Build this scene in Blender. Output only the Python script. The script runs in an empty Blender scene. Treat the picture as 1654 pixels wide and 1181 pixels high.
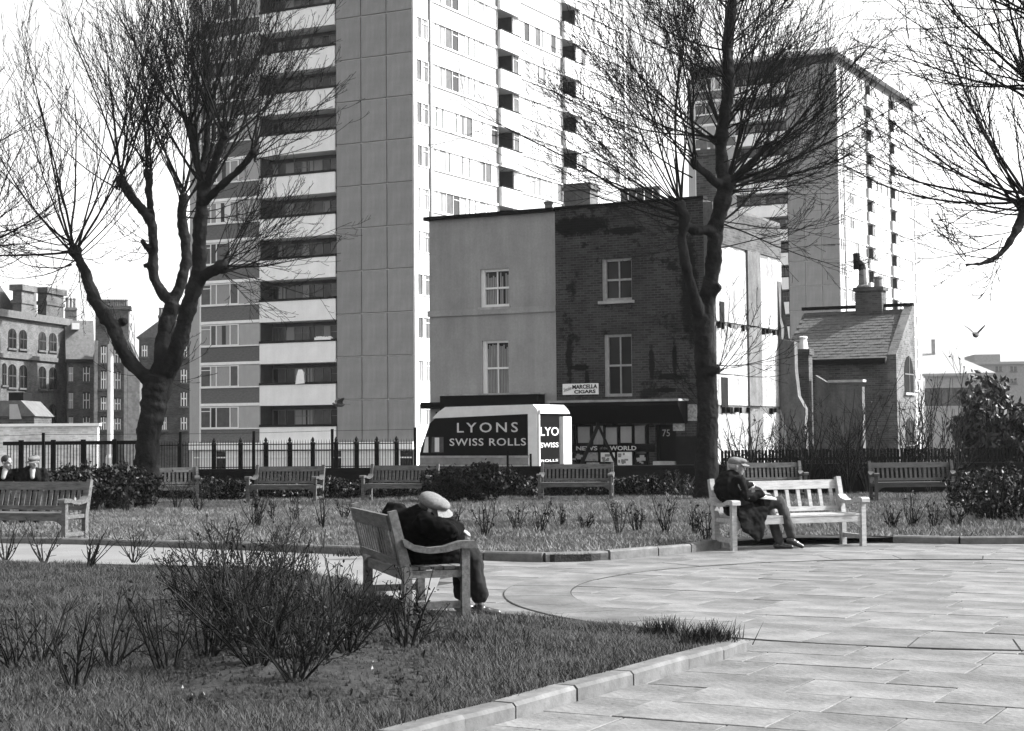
import bpy, bmesh, math, random
import numpy as np
from mathutils import Vector, Matrix, Quaternion

random.seed(7)
rng = np.random.default_rng(11)
R = math.radians
scene = bpy.context.scene
C = scene.collection

# ------------------------------------------------------------------ camera
EYE = Vector((0.0, 0.0, 1.6))
F_PX, CX, CY, IMG_W, IMG_H = 2750.0, 827.0, 544.0, 1654.0, 1181.0
PITCH = math.atan2(697.0 - 544.0, F_PX)
ROLL = 0.0089
_f = Vector((0, math.cos(PITCH), math.sin(PITCH)))
_u0 = Vector((0, -math.sin(PITCH), math.cos(PITCH)))
_x = Vector((1, 0, 0))
_r = _x * math.cos(ROLL) - _u0 * math.sin(ROLL)
_u = _x * math.sin(ROLL) + _u0 * math.cos(ROLL)
cd = bpy.data.cameras.new('camera')
cam = bpy.data.objects.new('camera', cd)
C.objects.link(cam)
cam.matrix_world = Matrix((( _r.x, _u.x, -_f.x, EYE.x), (_r.y, _u.y, -_f.y, EYE.y), (_r.z, _u.z, -_f.z, EYE.z), (0, 0, 0, 1)))
cd.sensor_fit = 'HORIZONTAL'; cd.sensor_width = 36.0
cd.lens = F_PX / IMG_W * 36.0
cd.shift_y = -(IMG_H / 2 - CY) / IMG_W
cd.clip_start = 0.1; cd.clip_end = 6000
scene.camera = cam

# ------------------------------------------------------------------ light
SUN_AZ, SUN_EL = R(5), R(40)
SUNV = Vector((math.cos(SUN_AZ) * math.cos(SUN_EL), math.sin(SUN_AZ) * math.cos(SUN_EL), math.sin(SUN_EL)))
world = bpy.data.worlds.new('World'); scene.world = world; world.use_nodes = True
wn = world.node_tree; wn.nodes.clear()
sky = wn.nodes.new('ShaderNodeTexSky'); sky.sky_type = 'NISHITA'; sky.sun_disc = False
sky.sun_elevation = SUN_EL; sky.sun_rotation = math.atan2(SUNV.x, SUNV.y)
sky.dust_density = 3.0; sky.air_density = 1.0
bw = wn.nodes.new('ShaderNodeRGBToBW')          # black-and-white film
bg = wn.nodes.new('ShaderNodeBackground'); bg.inputs['Strength'].default_value = 0.15
wo = wn.nodes.new('ShaderNodeOutputWorld')
wn.links.new(sky.outputs[0], bw.inputs[0]); wn.links.new(bw.outputs[0], bg.inputs[0]); wn.links.new(bg.outputs[0], wo.inputs[0])
sl = bpy.data.lights.new('sun', 'SUN'); sl.energy = 3.2; sl.angle = R(0.5); sl.color = (1, 1, 1)
so = bpy.data.objects.new('sun', sl); C.objects.link(so)
so.rotation_euler = (-SUNV).to_track_quat('-Z', 'Y').to_euler()
vs = scene.view_settings
vs.view_transform = 'Standard'; vs.look = 'None'; vs.exposure = 1.75; vs.gamma = 1.0
scene.render.engine = 'CYCLES'

# ------------------------------------------------------------------ pixel -> place
def ray(x, y):
    return (_f + _r * ((x - CX) / F_PX) + _u * ((CY - y) / F_PX))
def atY(x, y, Y):
    d = ray(x, y); return EYE + d * (Y / d.y)
def onplane(x, y, p, n):
    d = ray(x, y); return EYE + d * ((p - EYE).dot(n) / d.dot(n))
def gz(Y):                                       # height of the ground
    if Y < 24: return 0.0
    if Y < 43: return -0.2 * (Y - 24) / 19
    if Y < 56: return -0.2
    if Y < 90: return -0.2 - 1.7 * (Y - 56) / 34
    return -1.9
def ground(x, y):
    d = ray(x, y); t = 8.0 / d.y
    for _ in range(60):
        p = EYE + d * t
        err = p.z - gz(p.y)
        t += -err / d.z
    p = EYE + d * min(t, 44.7 / d.y)                # the garden ends at its wall
    return Vector((p.x, p.y, gz(p.y)))

# ------------------------------------------------------------------ materials (all neutral grey: black-and-white film)
MATS = {}
def nt_new(name):
    m = bpy.data.materials.new(name); m.use_nodes = True
    n = m.node_tree; b = n.nodes['Principled BSDF']
    MATS[name] = m
    return m, n, b
def mat(name, v, var=0.25, scale=6.0, rough=0.85, bump=0.0, bscale=None, spec=0.25, stretch=(1, 1, 1), detail=6.0, v2=None, world_co=False, metallic=0.0):
    m, n, b = nt_new(name)
    N = n.nodes; L = n.links
    b.inputs['Roughness'].default_value = rough
    b.inputs['Specular IOR Level'].default_value = spec
    b.inputs['Metallic'].default_value = metallic
    if world_co:
        co = N.new('ShaderNodeNewGeometry').outputs['Position']
    else:
        co = N.new('ShaderNodeTexCoord').outputs['Object']
    mp = N.new('ShaderNodeMapping'); mp.inputs['Scale'].default_value = stretch
    L.new(co, mp.inputs[0])
    tx = N.new('ShaderNodeTexNoise'); tx.inputs['Scale'].default_value = scale; tx.inputs['Detail'].default_value = detail
    tx.inputs['Roughness'].default_value = 0.65
    L.new(mp.outputs[0], tx.inputs['Vector'])
    lo, hi = (v * (1 - var), v * (1 + var)) if v2 is None else (v, v2)
    mr = N.new('ShaderNodeMapRange'); mr.inputs['From Min'].default_value = 0.3; mr.inputs['From Max'].default_value = 0.7
    mr.inputs['To Min'].default_value = lo; mr.inputs['To Max'].default_value = hi
    L.new(tx.outputs[0], mr.inputs['Value'])
    oi = N.new('ShaderNodeObjectInfo')
    rv = N.new('ShaderNodeMapRange'); rv.inputs['To Min'].default_value = 1 - var * 0.35; rv.inputs['To Max'].default_value = 1 + var * 0.35
    L.new(oi.outputs['Random'], rv.inputs['Value'])
    mu = N.new('ShaderNodeMath'); mu.operation = 'MULTIPLY'
    L.new(mr.outputs[0], mu.inputs[0]); L.new(rv.outputs[0], mu.inputs[1])
    L.new(mu.outputs[0], b.inputs['Base Color'])
    if bump > 0:
        t2 = N.new('ShaderNodeTexNoise'); t2.inputs['Scale'].default_value = bscale or scale * 4; t2.inputs['Detail'].default_value = 5
        L.new(mp.outputs[0], t2.inputs['Vector'])
        bp = N.new('ShaderNodeBump'); bp.inputs['Strength'].default_value = bump; bp.inputs['Distance'].default_value = 0.02
        L.new(t2.outputs[0], bp.inputs['Height']); L.new(bp.outputs[0], b.inputs['Normal'])
    return m
def brick_mat(name, v, mortar, var=0.35, bw_=0.225, bh=0.075, stain=None, axis='xz', bump=0.5, patches=False):
    m, n, b = nt_new(name); N = n.nodes; L = n.links
    b.inputs['Roughness'].default_value = 0.9; b.inputs['Specular IOR Level'].default_value = 0.15
    tc = N.new('ShaderNodeTexCoord'); sx = N.new('ShaderNodeSeparateXYZ'); L.new(tc.outputs['Object'], sx.inputs[0])
    cb = N.new('ShaderNodeCombineXYZ')
    ad = N.new('ShaderNodeMath'); ad.operation = 'ADD'
    L.new(sx.outputs[0], ad.inputs[0]); L.new(sx.outputs[1], ad.inputs[1])
    L.new(ad.outputs[0], cb.inputs[0]); L.new(sx.outputs[2], cb.inputs[1])
    bt = N.new('ShaderNodeTexBrick'); bt.inputs['Scale'].default_value = 1.0
    bt.inputs['Brick Width'].default_value = bw_; bt.inputs['Row Height'].default_value = bh; bt.inputs['Mortar Size'].default_value = 0.011
    bt.inputs['Color1'].default_value = (v * (1 - var),) * 3 + (1,); bt.inputs['Color2'].default_value = (v * (1 + var),) * 3 + (1,)
    bt.inputs['Mortar'].default_value = (mortar,) * 3 + (1,); bt.inputs['Bias'].default_value = 0.0
    L.new(cb.outputs[0], bt.inputs['Vector'])
    ns = N.new('ShaderNodeTexNoise'); ns.inputs['Scale'].default_value = 0.9; ns.inputs['Detail'].default_value = 8; ns.inputs['Roughness'].default_value = 0.7
    L.new(tc.outputs['Object'], ns.inputs['Vector'])
    mr = N.new('ShaderNodeMapRange'); mr.inputs['From Min'].default_value = 0.35; mr.inputs['From Max'].default_value = 0.65
    mr.inputs['To Min'].default_value = 0.6; mr.inputs['To Max'].default_value = 1.25
    L.new(ns.outputs[0], mr.inputs['Value'])
    mx = N.new('ShaderNodeMix'); mx.data_type = 'RGBA'; mx.blend_type = 'MULTIPLY'; mx.inputs[0].default_value = 1.0
    L.new(bt.outputs['Color'], mx.inputs[6]); L.new(mr.outputs[0], mx.inputs[7])
    out = mx.outputs[2]
    if stain:                                     # sooty patches with a ragged outline
        n2 = N.new('ShaderNodeTexNoise'); n2.inputs['Scale'].default_value = stain; n2.inputs['Detail'].default_value = 10; n2.inputs['Roughness'].default_value = 0.75
        L.new(cb.outputs[0], n2.inputs['Vector'])
        m2 = N.new('ShaderNodeMapRange'); m2.inputs['From Min'].default_value = 0.555; m2.inputs['From Max'].default_value = 0.60
        m2.inputs['To Min'].default_value = 1.0; m2.inputs['To Max'].default_value = 0.25
        L.new(n2.outputs[0], m2.inputs['Value'])
        x2 = N.new('ShaderNodeMix'); x2.data_type = 'RGBA'; x2.blend_type = 'MULTIPLY'; x2.inputs[0].default_value = 1.0
        L.new(out, x2.inputs[6]); L.new(m2.outputs[0], x2.inputs[7]); out = x2.outputs[2]
    if patches:                                   # where signs, gutters and vents have left their soot on this front
        for px, pz, rx, rz in ((5.35, 8.15, 1.35, .38), (6.9, 7.9, .9, .16), (5.0, 4.0, .14, .9), (5.35, 3.75, .5, .12), (5.6, 3.3, .1, .5), (7.75, 3.75, .12, .7), (8.3, 3.4, .6, .12), (8.5, 3.9, .1, .7), (9.0, 6.0, .35, 2.2), (8.2, 3.0, .5, .1)):
            sb_ = N.new('ShaderNodeVectorMath'); sb_.operation = 'SUBTRACT'; L.new(cb.outputs[0], sb_.inputs[0]); sb_.inputs[1].default_value = (px, pz, 0)
            dv = N.new('ShaderNodeVectorMath'); dv.operation = 'DIVIDE'; L.new(sb_.outputs[0], dv.inputs[0]); dv.inputs[1].default_value = (rx, rz, 1)
            ln = N.new('ShaderNodeVectorMath'); ln.operation = 'LENGTH'; L.new(dv.outputs[0], ln.inputs[0])
            n3 = N.new('ShaderNodeTexNoise'); n3.inputs['Scale'].default_value = 5.0; n3.inputs['Detail'].default_value = 8; n3.inputs['Roughness'].default_value = .8; L.new(cb.outputs[0], n3.inputs['Vector'])
            ma = N.new('ShaderNodeMath'); ma.operation = 'MULTIPLY_ADD'; L.new(n3.outputs[0], ma.inputs[0]); ma.inputs[1].default_value = 2.2; L.new(ln.outputs['Value'], ma.inputs[2])
            m3 = N.new('ShaderNodeMapRange'); m3.inputs['From Min'].default_value = 1.75; m3.inputs['From Max'].default_value = 2.0; m3.inputs['To Min'].default_value = .12; m3.inputs['To Max'].default_value = 1
            L.new(ma.outputs[0], m3.inputs['Value'])
            x3 = N.new('ShaderNodeMix'); x3.data_type = 'RGBA'; x3.blend_type = 'MULTIPLY'; x3.inputs[0].default_value = 1.0
            L.new(out, x3.inputs[6]); L.new(m3.outputs[0], x3.inputs[7]); out = x3.outputs[2]
    L.new(out, b.inputs['Base Color'])
    bp = N.new('ShaderNodeBump'); bp.inputs['Strength'].default_value = bump; bp.inputs['Distance'].default_value = 0.012; bp.invert = True
    L.new(bt.outputs['Fac'], bp.inputs['Height']); L.new(bp.outputs[0], b.inputs['Normal'])
    return m
def render_mat(name, v, stain=0.35, streak=True, scale=1.2):
    """stucco or concrete with blotches and rain streaks"""
    m, n, b = nt_new(name); N = n.nodes; L = n.links
    b.inputs['Roughness'].default_value = 0.92; b.inputs['Specular IOR Level'].default_value = 0.15
    tc = N.new('ShaderNodeTexCoord')
    prev = None
    specs = [((1, 1, 1), scale, 8, 0.5), ((1.2, 1.2, 0.12), scale * 2.2, 6, 0.45 if streak else 0.1), ((1, 1, 1), 14, 5, 0.3)]
    val = None
    for st, sc, dt, wgt in specs:
        mp = N.new('ShaderNodeMapping'); mp.inputs['Scale'].default_value = st; L.new(tc.outputs['Object'], mp.inputs[0])
        t = N.new('ShaderNodeTexNoise'); t.inputs['Scale'].default_value = sc; t.inputs['Detail'].default_value = dt; t.inputs['Roughness'].default_value = 0.7
        L.new(mp.outputs[0], t.inputs['Vector'])
        r = N.new('ShaderNodeMapRange'); r.inputs['From Min'].default_value = 0.3; r.inputs['From Max'].default_value = 0.7
        r.inputs['To Min'].default_value = 1 - stain * wgt; r.inputs['To Max'].default_value = 1 + stain * wgt
        L.new(t.outputs[0], r.inputs['Value'])
        if val is None: val = r.outputs[0]
        else:
            mu = N.new('ShaderNodeMath'); mu.operation = 'MULTIPLY'; L.new(val, mu.inputs[0]); L.new(r.outputs[0], mu.inputs[1]); val = mu.outputs[0]
    oi = N.new('ShaderNodeObjectInfo')
    rv = N.new('ShaderNodeMapRange'); rv.inputs['To Min'].default_value = v * 0.95; rv.inputs['To Max'].default_value = v * 1.05
    L.new(oi.outputs['Random'], rv.inputs['Value'])
    mu = N.new('ShaderNodeMath'); mu.operation = 'MULTIPLY'; L.new(val, mu.inputs[0]); L.new(rv.outputs[0], mu.inputs[1])
    L.new(mu.outputs[0], b.inputs['Base Color'])
    return m

mat('earth', 0.06, 0.5, 1.5, bump=0.6, world_co=True)
mat('asphalt', 0.07, 0.3, 3, world_co=True)
mat('lawn_soil', 0.018, 0.5, 3.0, bump=0.8, bscale=40, world_co=True)
mat('grass', 0.02, v2=0.075, scale=1.1, rough=0.7, world_co=True, spec=0.2)
mat('grass_far', 0.07, v2=0.18, scale=0.7, rough=0.8, world_co=True, spec=0.1)
mat('tuft', 0.02, 0.3, 3)
mat('paving', 0.108, 0.5, 1.7, rough=0.8, bump=0.5, bscale=22, detail=9)
mat('shade_and_dark_trim', 0.035, 0.3, 4)  # painted shade of the balcony recesses; also dark clerestory and glazing bars
mat('joint', 0.02, 0.4, 6)
mat('path', 0.14, 0.2, 1.3, bump=0.3, bscale=30, world_co=True)
mat('kerb', 0.095, 0.4, 5, bump=0.3)
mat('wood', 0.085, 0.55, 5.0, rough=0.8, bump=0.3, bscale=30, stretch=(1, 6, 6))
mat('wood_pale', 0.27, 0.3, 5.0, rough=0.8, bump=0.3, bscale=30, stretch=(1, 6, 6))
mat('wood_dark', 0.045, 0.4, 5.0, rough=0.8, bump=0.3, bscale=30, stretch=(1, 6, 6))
mat('iron', 0.005, 0.3, 6, rough=0.7, spec=.1)
mat('black_paint', 0.003, 0.3, 4, rough=0.6, spec=0.08)
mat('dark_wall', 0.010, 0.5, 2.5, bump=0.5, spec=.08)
mat('bark', 0.004, v2=0.022, scale=2.2, bump=1.0, bscale=14, rough=0.95, spec=0.05)
mat('twig', 0.010, 0.3, 4, rough=0.9, spec=0.05)
mat('shrub_stem', 0.013, 0.5, 7, rough=0.9, spec=0.1)
mat('leaf_dark', 0.008, 0.6, 4, rough=0.6, spec=0.15)
mat('leaf', 0.025, 0.7, 5, rough=0.5, spec=0.4)
mat('leaf_pale', 0.06, 0.5, 5, rough=0.5, spec=0.4)
mat('white_paint', 0.78, 0.05, 3, rough=0.5)
mat('white_wall', 0.52, 0.12, 2, rough=0.8)
render_mat('panel', 0.23, 0.22, True, 1.4)
render_mat('parapet', 0.76, 0.14, True, 0.8)
render_mat('infill', 0.33, 0.15, True, 1.5)
render_mat('stucco', 0.28, 0.32, True, 0.8)
render_mat('limewash', 0.30, 1.1, True, 1.3)
render_mat('cement', 0.11, 0.7, True, 1.4)
mat('spandrel_brick', 0.11, 0.35, 5, stretch=(1, 1, 4), detail=9)
mat('pale_brick', 0.33, 0.25, 8, stretch=(1, 1, 3), detail=9)
brick_mat('stock_brick', 0.036, 0.066, 0.4, stain=1.1, patches=True)
brick_mat('house_brick', 0.075, 0.11, 0.35)
brick_mat('school_brick', 0.12, 0.15, 0.3)
brick_mat('old_brick', 0.07, 0.095, 0.35)
brick_mat('grey_brick', 0.11, 0.14, 0.35)
brick_mat('pale_yard_brick', 0.6, 0.66, 0.2)
mat('stone_grey', 0.10, 0.35, 3)
mat('cloth_grey', 0.28, 0.2, 8)
mat('slate', 0.10, 0.35, 4, rough=0.7)
mat('tile_roof', 0.085, 0.25, 5, rough=0.85)
mat('roof_pale', 0.24, 0.15, 2, rough=0.7)
mat('stone', 0.30, 0.35, 3, bump=0.3)
mat('pot', 0.14, 0.3, 6)
mat('curtain', 0.27, 0.3, 9, stretch=(9, 9, 0.3), detail=3)
mat('curtain_white', 0.66, 0.12, 9, stretch=(9, 9, 0.3), detail=3)
mat('frame_white', 0.72, 0.06, 5, rough=0.5)
mat('frame_grey', 0.12, 0.15, 5, rough=0.6)
mat('glass', 0.010, 0.3, 1.5, rough=0.1, spec=0.22)
mat('glass_mid', 0.06, 0.4, 2.0, rough=0.2, spec=0.25)
mat('coat', 0.004, 0.4, 6, rough=0.95, spec=0.05, bump=0.5, bscale=9)
mat('coat_grey', 0.008, 0.4, 6, rough=0.95, spec=0.05, bump=0.5, bscale=9)
mat('trousers', 0.007, 0.3, 8, rough=0.95, bump=0.4, bscale=12)
mat('trousers_grey', 0.035, 0.3, 8, rough=0.95, bump=0.4, bscale=12)
mat('cap', 0.125, 0.3, 60, rough=0.95)
mat('cap_dark', 0.16, 0.2, 40, rough=0.95)
mat('skin', 0.19, 0.1, 12, rough=0.6)
mat('hair_dark', 0.012, 0.4, 20, rough=0.6)
mat('hair_grey', 0.22, 0.4, 20, rough=0.7)
mat('shoe', 0.015, 0.2, 8, rough=0.25, spec=0.6)
mat('paper', 0.75, 0.1, 6)
mat('poster', 0.35, 0.6, 14)
mat('concrete', 0.5, 0.15, 4)
mat('rubber', 0.015, 0.2, 8)
mat('lorry_grey', 0.22, 0.25, 4, rough=0.5)
mat('cream', 0.7, 0.08, 4, rough=0.45)
mat('letter', 0.55, 0.1, 8)
mat('bird', 0.07, 0.5, 20)
mat('far_brick', 0.22, 0.2, 3)
mat('far_pale', 0.25, 0.15, 3)

# ------------------------------------------------------------------ mesh builder
class MB:
    def __init__(s): s.v = []; s.f = []; s.mi = []
    def add(s, vs_, fs, mi=0):
        o = len(s.v); s.v.extend([tuple(p) for p in vs_])
        for q in fs: s.f.append(tuple(i + o for i in q)); s.mi.append(mi)
        return s
    def box(s, x0, x1, y0, y1, z0, z1, mi=0):
        return s.add([(x0, y0, z0), (x1, y0, z0), (x1, y1, z0), (x0, y1, z0), (x0, y0, z1), (x1, y0, z1), (x1, y1, z1), (x0, y1, z1)],
                     [(3, 2, 1, 0), (4, 5, 6, 7), (0, 1, 5, 4), (1, 2, 6, 5), (2, 3, 7, 6), (3, 0, 4, 7)], mi)
    def bar(s, p, q, w, h, up=(0, 0, 1), mi=0):
        """rectangular bar from p to q"""
        p, q = Vector(p), Vector(q); d = (q - p).normalized(); upv = Vector(up)
        sd = d.cross(upv)
        if sd.length < 1e-4: sd = d.cross(Vector((1, 0, 0)))
        sd.normalize(); un = sd.cross(d).normalized()
        vs_ = []
        for c in (p, q):
            for a, b in ((-1, -1), (1, -1), (1, 1), (-1, 1)): vs_.append(c + sd * (a * w / 2) + un * (b * h / 2))
        return s.add(vs_, [(0, 1, 2, 3), (7, 6, 5, 4), (0, 4, 5, 1), (1, 5, 6, 2), (2, 6, 7, 3), (3, 7, 4, 0)], mi)
    def tube(s, pts, rad, n=6, cap=True, mi=0):
        pts = [Vector(p) for p in pts]; k = len(pts)
        vs_ = []; ref = Vector((0.31, 0.77, 0.55))
        t0 = (pts[1] - pts[0]).normalized()
        a = t0.cross(ref)
        if a.length < 1e-3: a = t0.cross(Vector((1, 0, 0)))
        a.normalize()
        for i, p in enumerate(pts):
            t = (pts[min(i + 1, k - 1)] - pts[max(i - 1, 0)])
            if t.length < 1e-9: t = t0
            t = t.normalized()
            a = (a - t * a.dot(t))
            if a.length < 1e-6: a = t.cross(ref)
            a.normalize(); b = t.cross(a); r = rad[i]
            for j in range(n):
                an = 2 * math.pi * j / n
                vs_.append(p + a * (math.cos(an) * r) + b * (math.sin(an) * r))
        fs = []
        for i in range(k - 1):
            for j in range(n):
                fs.append((i * n + j, i * n + (j + 1) % n, (i + 1) * n + (j + 1) % n, (i + 1) * n + j))
        if cap:
            fs.append(tuple(range(n - 1, -1, -1))); fs.append(tuple((k - 1) * n + j for j in range(n)))
        return s.add(vs_, fs, mi)
    def prism(s, poly, y0, y1, mi=0):
        """polygon in (x,z), extruded along y"""
        n = len(poly)
        vs_ = [(p[0], y0, p[1]) for p in poly] + [(p[0], y1, p[1]) for p in poly]
        fs = [tuple(range(n)), tuple(range(2 * n - 1, n - 1, -1))]
        for i in range(n): fs.append((i, i + n, (i + 1) % n + n, (i + 1) % n))
        return s.add(vs_, fs, mi)
    def prism_x(s, poly, x0, x1, mi=0):
        """polygon in (y,z), extruded along x"""
        n = len(poly)
        vs_ = [(x0, p[0], p[1]) for p in poly] + [(x1, p[0], p[1]) for p in poly]
        fs = [tuple(range(n)), tuple(range(2 * n - 1, n - 1, -1))]
        for i in range(n): fs.append((i, i + n, (i + 1) % n + n, (i + 1) % n))
        return s.add(vs_, fs, mi)
    def prism_z(s, poly, z0, z1, mi=0):
        n = len(poly)
        vs_ = [(p[0], p[1], z0) for p in poly] + [(p[0], p[1], z1) for p in poly]
        fs = [tuple(range(n - 1, -1, -1)), tuple(range(n, 2 * n))]
        for i in range(n): fs.append((i, (i + 1) % n, (i + 1) % n + n, i + n))
        return s.add(vs_, fs, mi)
    def ball(s, c, r, nu=12, nv=8, mi=0, rot=None):
        c = Vector(c); r = Vector(r) if not isinstance(r, (int, float)) else Vector((r, r, r))
        vs_ = []; fs = []
        for i in range(nv + 1):
            ph = math.pi * i / nv
            for j in range(nu):
                th = 2 * math.pi * j / nu
                p = Vector((math.sin(ph) * math.cos(th) * r.x, math.sin(ph) * math.sin(th) * r.y, math.cos(ph) * r.z))
                if rot is not None: p = rot @ p
                vs_.append(c + p)
        for i in range(nv):
            for j in range(nu):
                fs.append((i * nu + j, (i + 1) * nu + j, (i + 1) * nu + (j + 1) % nu, i * nu + (j + 1) % nu))
        return s.add(vs_, fs, mi)
    def lathe(s, c, prof, n=12, mi=0):
        vs_ = []; fs = []; k = len(prof)
        for r, z in prof:
            for j in range(n):
                a = 2 * math.pi * j / n; vs_.append((c[0] + r * math.cos(a), c[1] + r * math.sin(a), c[2] + z))
        for i in range(k - 1):
            for j in range(n): fs.append((i * n + j, i * n + (j + 1) % n, (i + 1) * n + (j + 1) % n, (i + 1) * n + j))
        fs.append(tuple(range(n - 1, -1, -1))); fs.append(tuple((k - 1) * n + j for j in range(n)))
        return s.add(vs_, fs, mi)
    def mesh(s, name, mats, smooth=False):
        me = bpy.data.meshes.new(name); me.from_pydata(s.v, [], s.f)
        if isinstance(mats, str): mats = [mats]
        for m in mats: me.materials.append(MATS[m])
        if len(mats) > 1: me.polygons.foreach_set('material_index', s.mi)
        if smooth: me.polygons.foreach_set('use_smooth', [True] * len(me.polygons))
        me.update(); return me
    def build(s, name, mats, parent=None, smooth=False, loc=None, rotz=None):
        return inst(s.mesh(name, mats, smooth), name, parent, loc, rotz)
def inst(me, name, parent=None, loc=None, rotz=None):
    o = bpy.data.objects.new(name, me); C.objects.link(o)
    if parent is not None: o.parent = parent
    if loc is not None: o.location = loc
    if rotz is not None: o.rotation_euler = (0, 0, rotz)
    return o
def bevel(o, w=0.01, seg=1):
    md = o.modifiers.new('bevel', 'BEVEL'); md.width = w; md.segments = seg; md.limit_method = 'ANGLE'; return o
def tag(o, label, cat, group=None):
    o['label'] = label; o['category'] = cat
    if group: o['group'] = group
    return o
def struct(o): o['kind'] = 'structure'; return o
def stuff(o): o['kind'] = 'stuff'; return o
def thing(name, label, cat, loc=(0, 0, 0), rotz=0.0, group=None):
    o = bpy.data.objects.new(name, None); C.objects.link(o)
    o.location = loc; o.rotation_euler = (0, 0, rotz); o.empty_display_size = 0.2
    return tag(o, label, cat, group)
def copy_tree(o, parent=None):
    c = o.copy(); C.objects.link(c)
    if parent is not None: c.parent = parent
    for ch in list(o.children): copy_tree(ch, c)
    return c
def text_mesh(body, size, mats, extrude=0.006, spacing=1.0, bold=0.0):
    cu = bpy.data.curves.new('lettering', 'FONT'); cu.body = body; cu.size = size; cu.extrude = extrude
    cu.space_character = spacing; cu.offset = bold; cu.resolution_u = 3
    to = bpy.data.objects.new('lettering', cu); C.objects.link(to)
    dg = bpy.context.evaluated_depsgraph_get()
    me = bpy.data.meshes.new_from_object(to.evaluated_get(dg))
    bpy.data.objects.remove(to)
    me.materials.clear(); me.materials.append(MATS[mats])
    co = np.empty(len(me.vertices) * 3); me.vertices.foreach_get('co', co); co = co.reshape(-1, 3)
    lo, hi = co.min(0), co.max(0)
    co -= (lo + hi) / 2
    new = np.stack([co[:, 0], -co[:, 2], co[:, 1]], 1)      # stands upright, faces -y
    me.vertices.foreach_set('co', new.ravel()); me.update()
    return me, hi[0] - lo[0], hi[1] - lo[1]
def lettering(body, parent, x0, x1, z0, z1, y, m='letter', name='lettering', bold=0.0, spacing=1.0, skew=0.0):
    """text stretched to fill x0..x1, z0..z1 on a wall that faces -y"""
    me, w, h = text_mesh(body, 1.0, m, 0.004, spacing, bold)
    co = np.empty(len(me.vertices) * 3); me.vertices.foreach_get('co', co); co = co.reshape(-1, 3)
    co[:, 0] *= (x1 - x0) / w; co[:, 2] *= (z1 - z0) / h
    co[:, 2] += co[:, 0] * skew
    me.vertices.foreach_set('co', co.ravel()); me.update()
    return inst(me, name, parent, ((x0 + x1) / 2, y, (z0 + z1) / 2))
def np_mesh(name, verts, faces, mats, mi=None, smooth=False):
    """verts (n,3), faces (m,k) all of the same size"""
    me = bpy.data.meshes.new(name); n, m, k = len(verts), len(faces), faces.shape[1]
    me.vertices.add(n); me.vertices.foreach_set('co', np.ascontiguousarray(verts, dtype=np.float32).ravel())
    me.loops.add(m * k); me.loops.foreach_set('vertex_index', faces.astype(np.int32).ravel())
    me.polygons.add(m); me.polygons.foreach_set('loop_start', np.arange(m, dtype=np.int32) * k)
    if isinstance(mats, str): mats = [mats]
    for x in mats: me.materials.append(MATS[x])
    if mi is not None: me.polygons.foreach_set('material_index', mi.astype(np.int32))
    if smooth: me.polygons.foreach_set('use_smooth', np.ones(m, dtype=bool))
    me.update(calc_edges=True); me.validate(); return me

YAW = -R(27.5)                                   # the street's building line
UX = Vector((math.cos(YAW), math.sin(YAW), 0)); UY = Vector((-math.sin(YAW), math.cos(YAW), 0))
def local_on_front(x, y, org):
    """pixel on the plane through org that faces the street -> (along, height above org)"""
    p = onplane(x, y, org, UY) - org
    return p.dot(UX), p.z
def local_on_side(x, y, org):
    p = onplane(x, y, org, UX) - org
    return p.dot(UY), p.z
# ================================================================== THE SETTING
def sheet(name, m, xs, ys, zf, parent=None):
    vs_ = [(x, y, zf(x, y)) for y in ys for x in xs]; nx = len(xs)
    fs = [(j * nx + i, j * nx + i + 1, (j + 1) * nx + i + 1, (j + 1) * nx + i) for j in range(len(ys) - 1) for i in range(nx - 1)]
    return MB().add(vs_, fs).build(name, m, parent)
ys = [-40, 0, 10, 24, 43, 46, 56, 62, 70, 80, 90, 120, 200, 500, 3000]
struct(sheet('ground', 'earth', [-2000, -300, -60, -30, 0, 30, 60, 300, 2000], ys, lambda x, y: gz(y) - 0.06))
struct(sheet('street', 'asphalt', [-80, 0, 80], [46.4, 56, 62, 70, 80, 90, 400], lambda x, y: gz(y) - 0.03))

# ---- lawn outlines, in metres on the ground
PC = Vector((4.55, 16.84, 0))                    # centre of the round paved place
FG_LAWN = [(-14, 6.5), (-2.1, 6.5), (0.15, 10.1), (0.83, 11.2), (1.5, 12.28), (1.56, 12.5), (1.42, 12.93), (0.87, 13.55), (0.3, 14.2), (-0.14, 14.5),
           (-0.75, 14.85), (-1.0, 15.5), (-1.3, 16.6), (-1.75, 17.9), (-2.4, 19.1), (-3.4, 19.9), (-6.3, 20.9), (-14, 22.4)]
MID_LAWN = [(-20, 28.0), (-11.0, 26.6), (-7.7, 25.5), (-6.1, 24.9), (-3.6, 23.4), (-1.8, 22.2), (-0.2, 21.3), (0.5, 20.95), (0.95, 21.05), (1.7, 21.75), (2.5, 22.7),
            (3.0, 23.5), (3.6, 24.3), (4.7, 24.6), (5.3, 23.9), (6.0, 23.55), (9.0, 23.3), (14, 23.2), (20, 23.2), (20, 45.4), (-20, 45.4)]
def inside(poly, X, Y):
    n = len(poly); r = np.zeros(len(X), bool); j = n - 1
    for i in range(n):
        xi, yi = poly[i]; xj, yj = poly[j]
        c = ((yi > Y) != (yj > Y)) & (X < (xj - xi) * (Y - yi) / (yj - yi + 1e-12) + xi)
        r ^= c; j = i
    return r
def bumpz(X, Y):
    return 0.018 * np.sin(X * 2.1 + Y * 1.3) + 0.014 * np.sin(X * 4.7 - Y * 3.1 + 1.0) + 0.01 * np.sin(X * 9.1 + Y * 7.7)
def gz_np(Y):
    return np.interp(Y, [0, 24, 43, 56, 90, 400], [0, 0, -0.2, -0.2, -1.9, -1.9])
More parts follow.
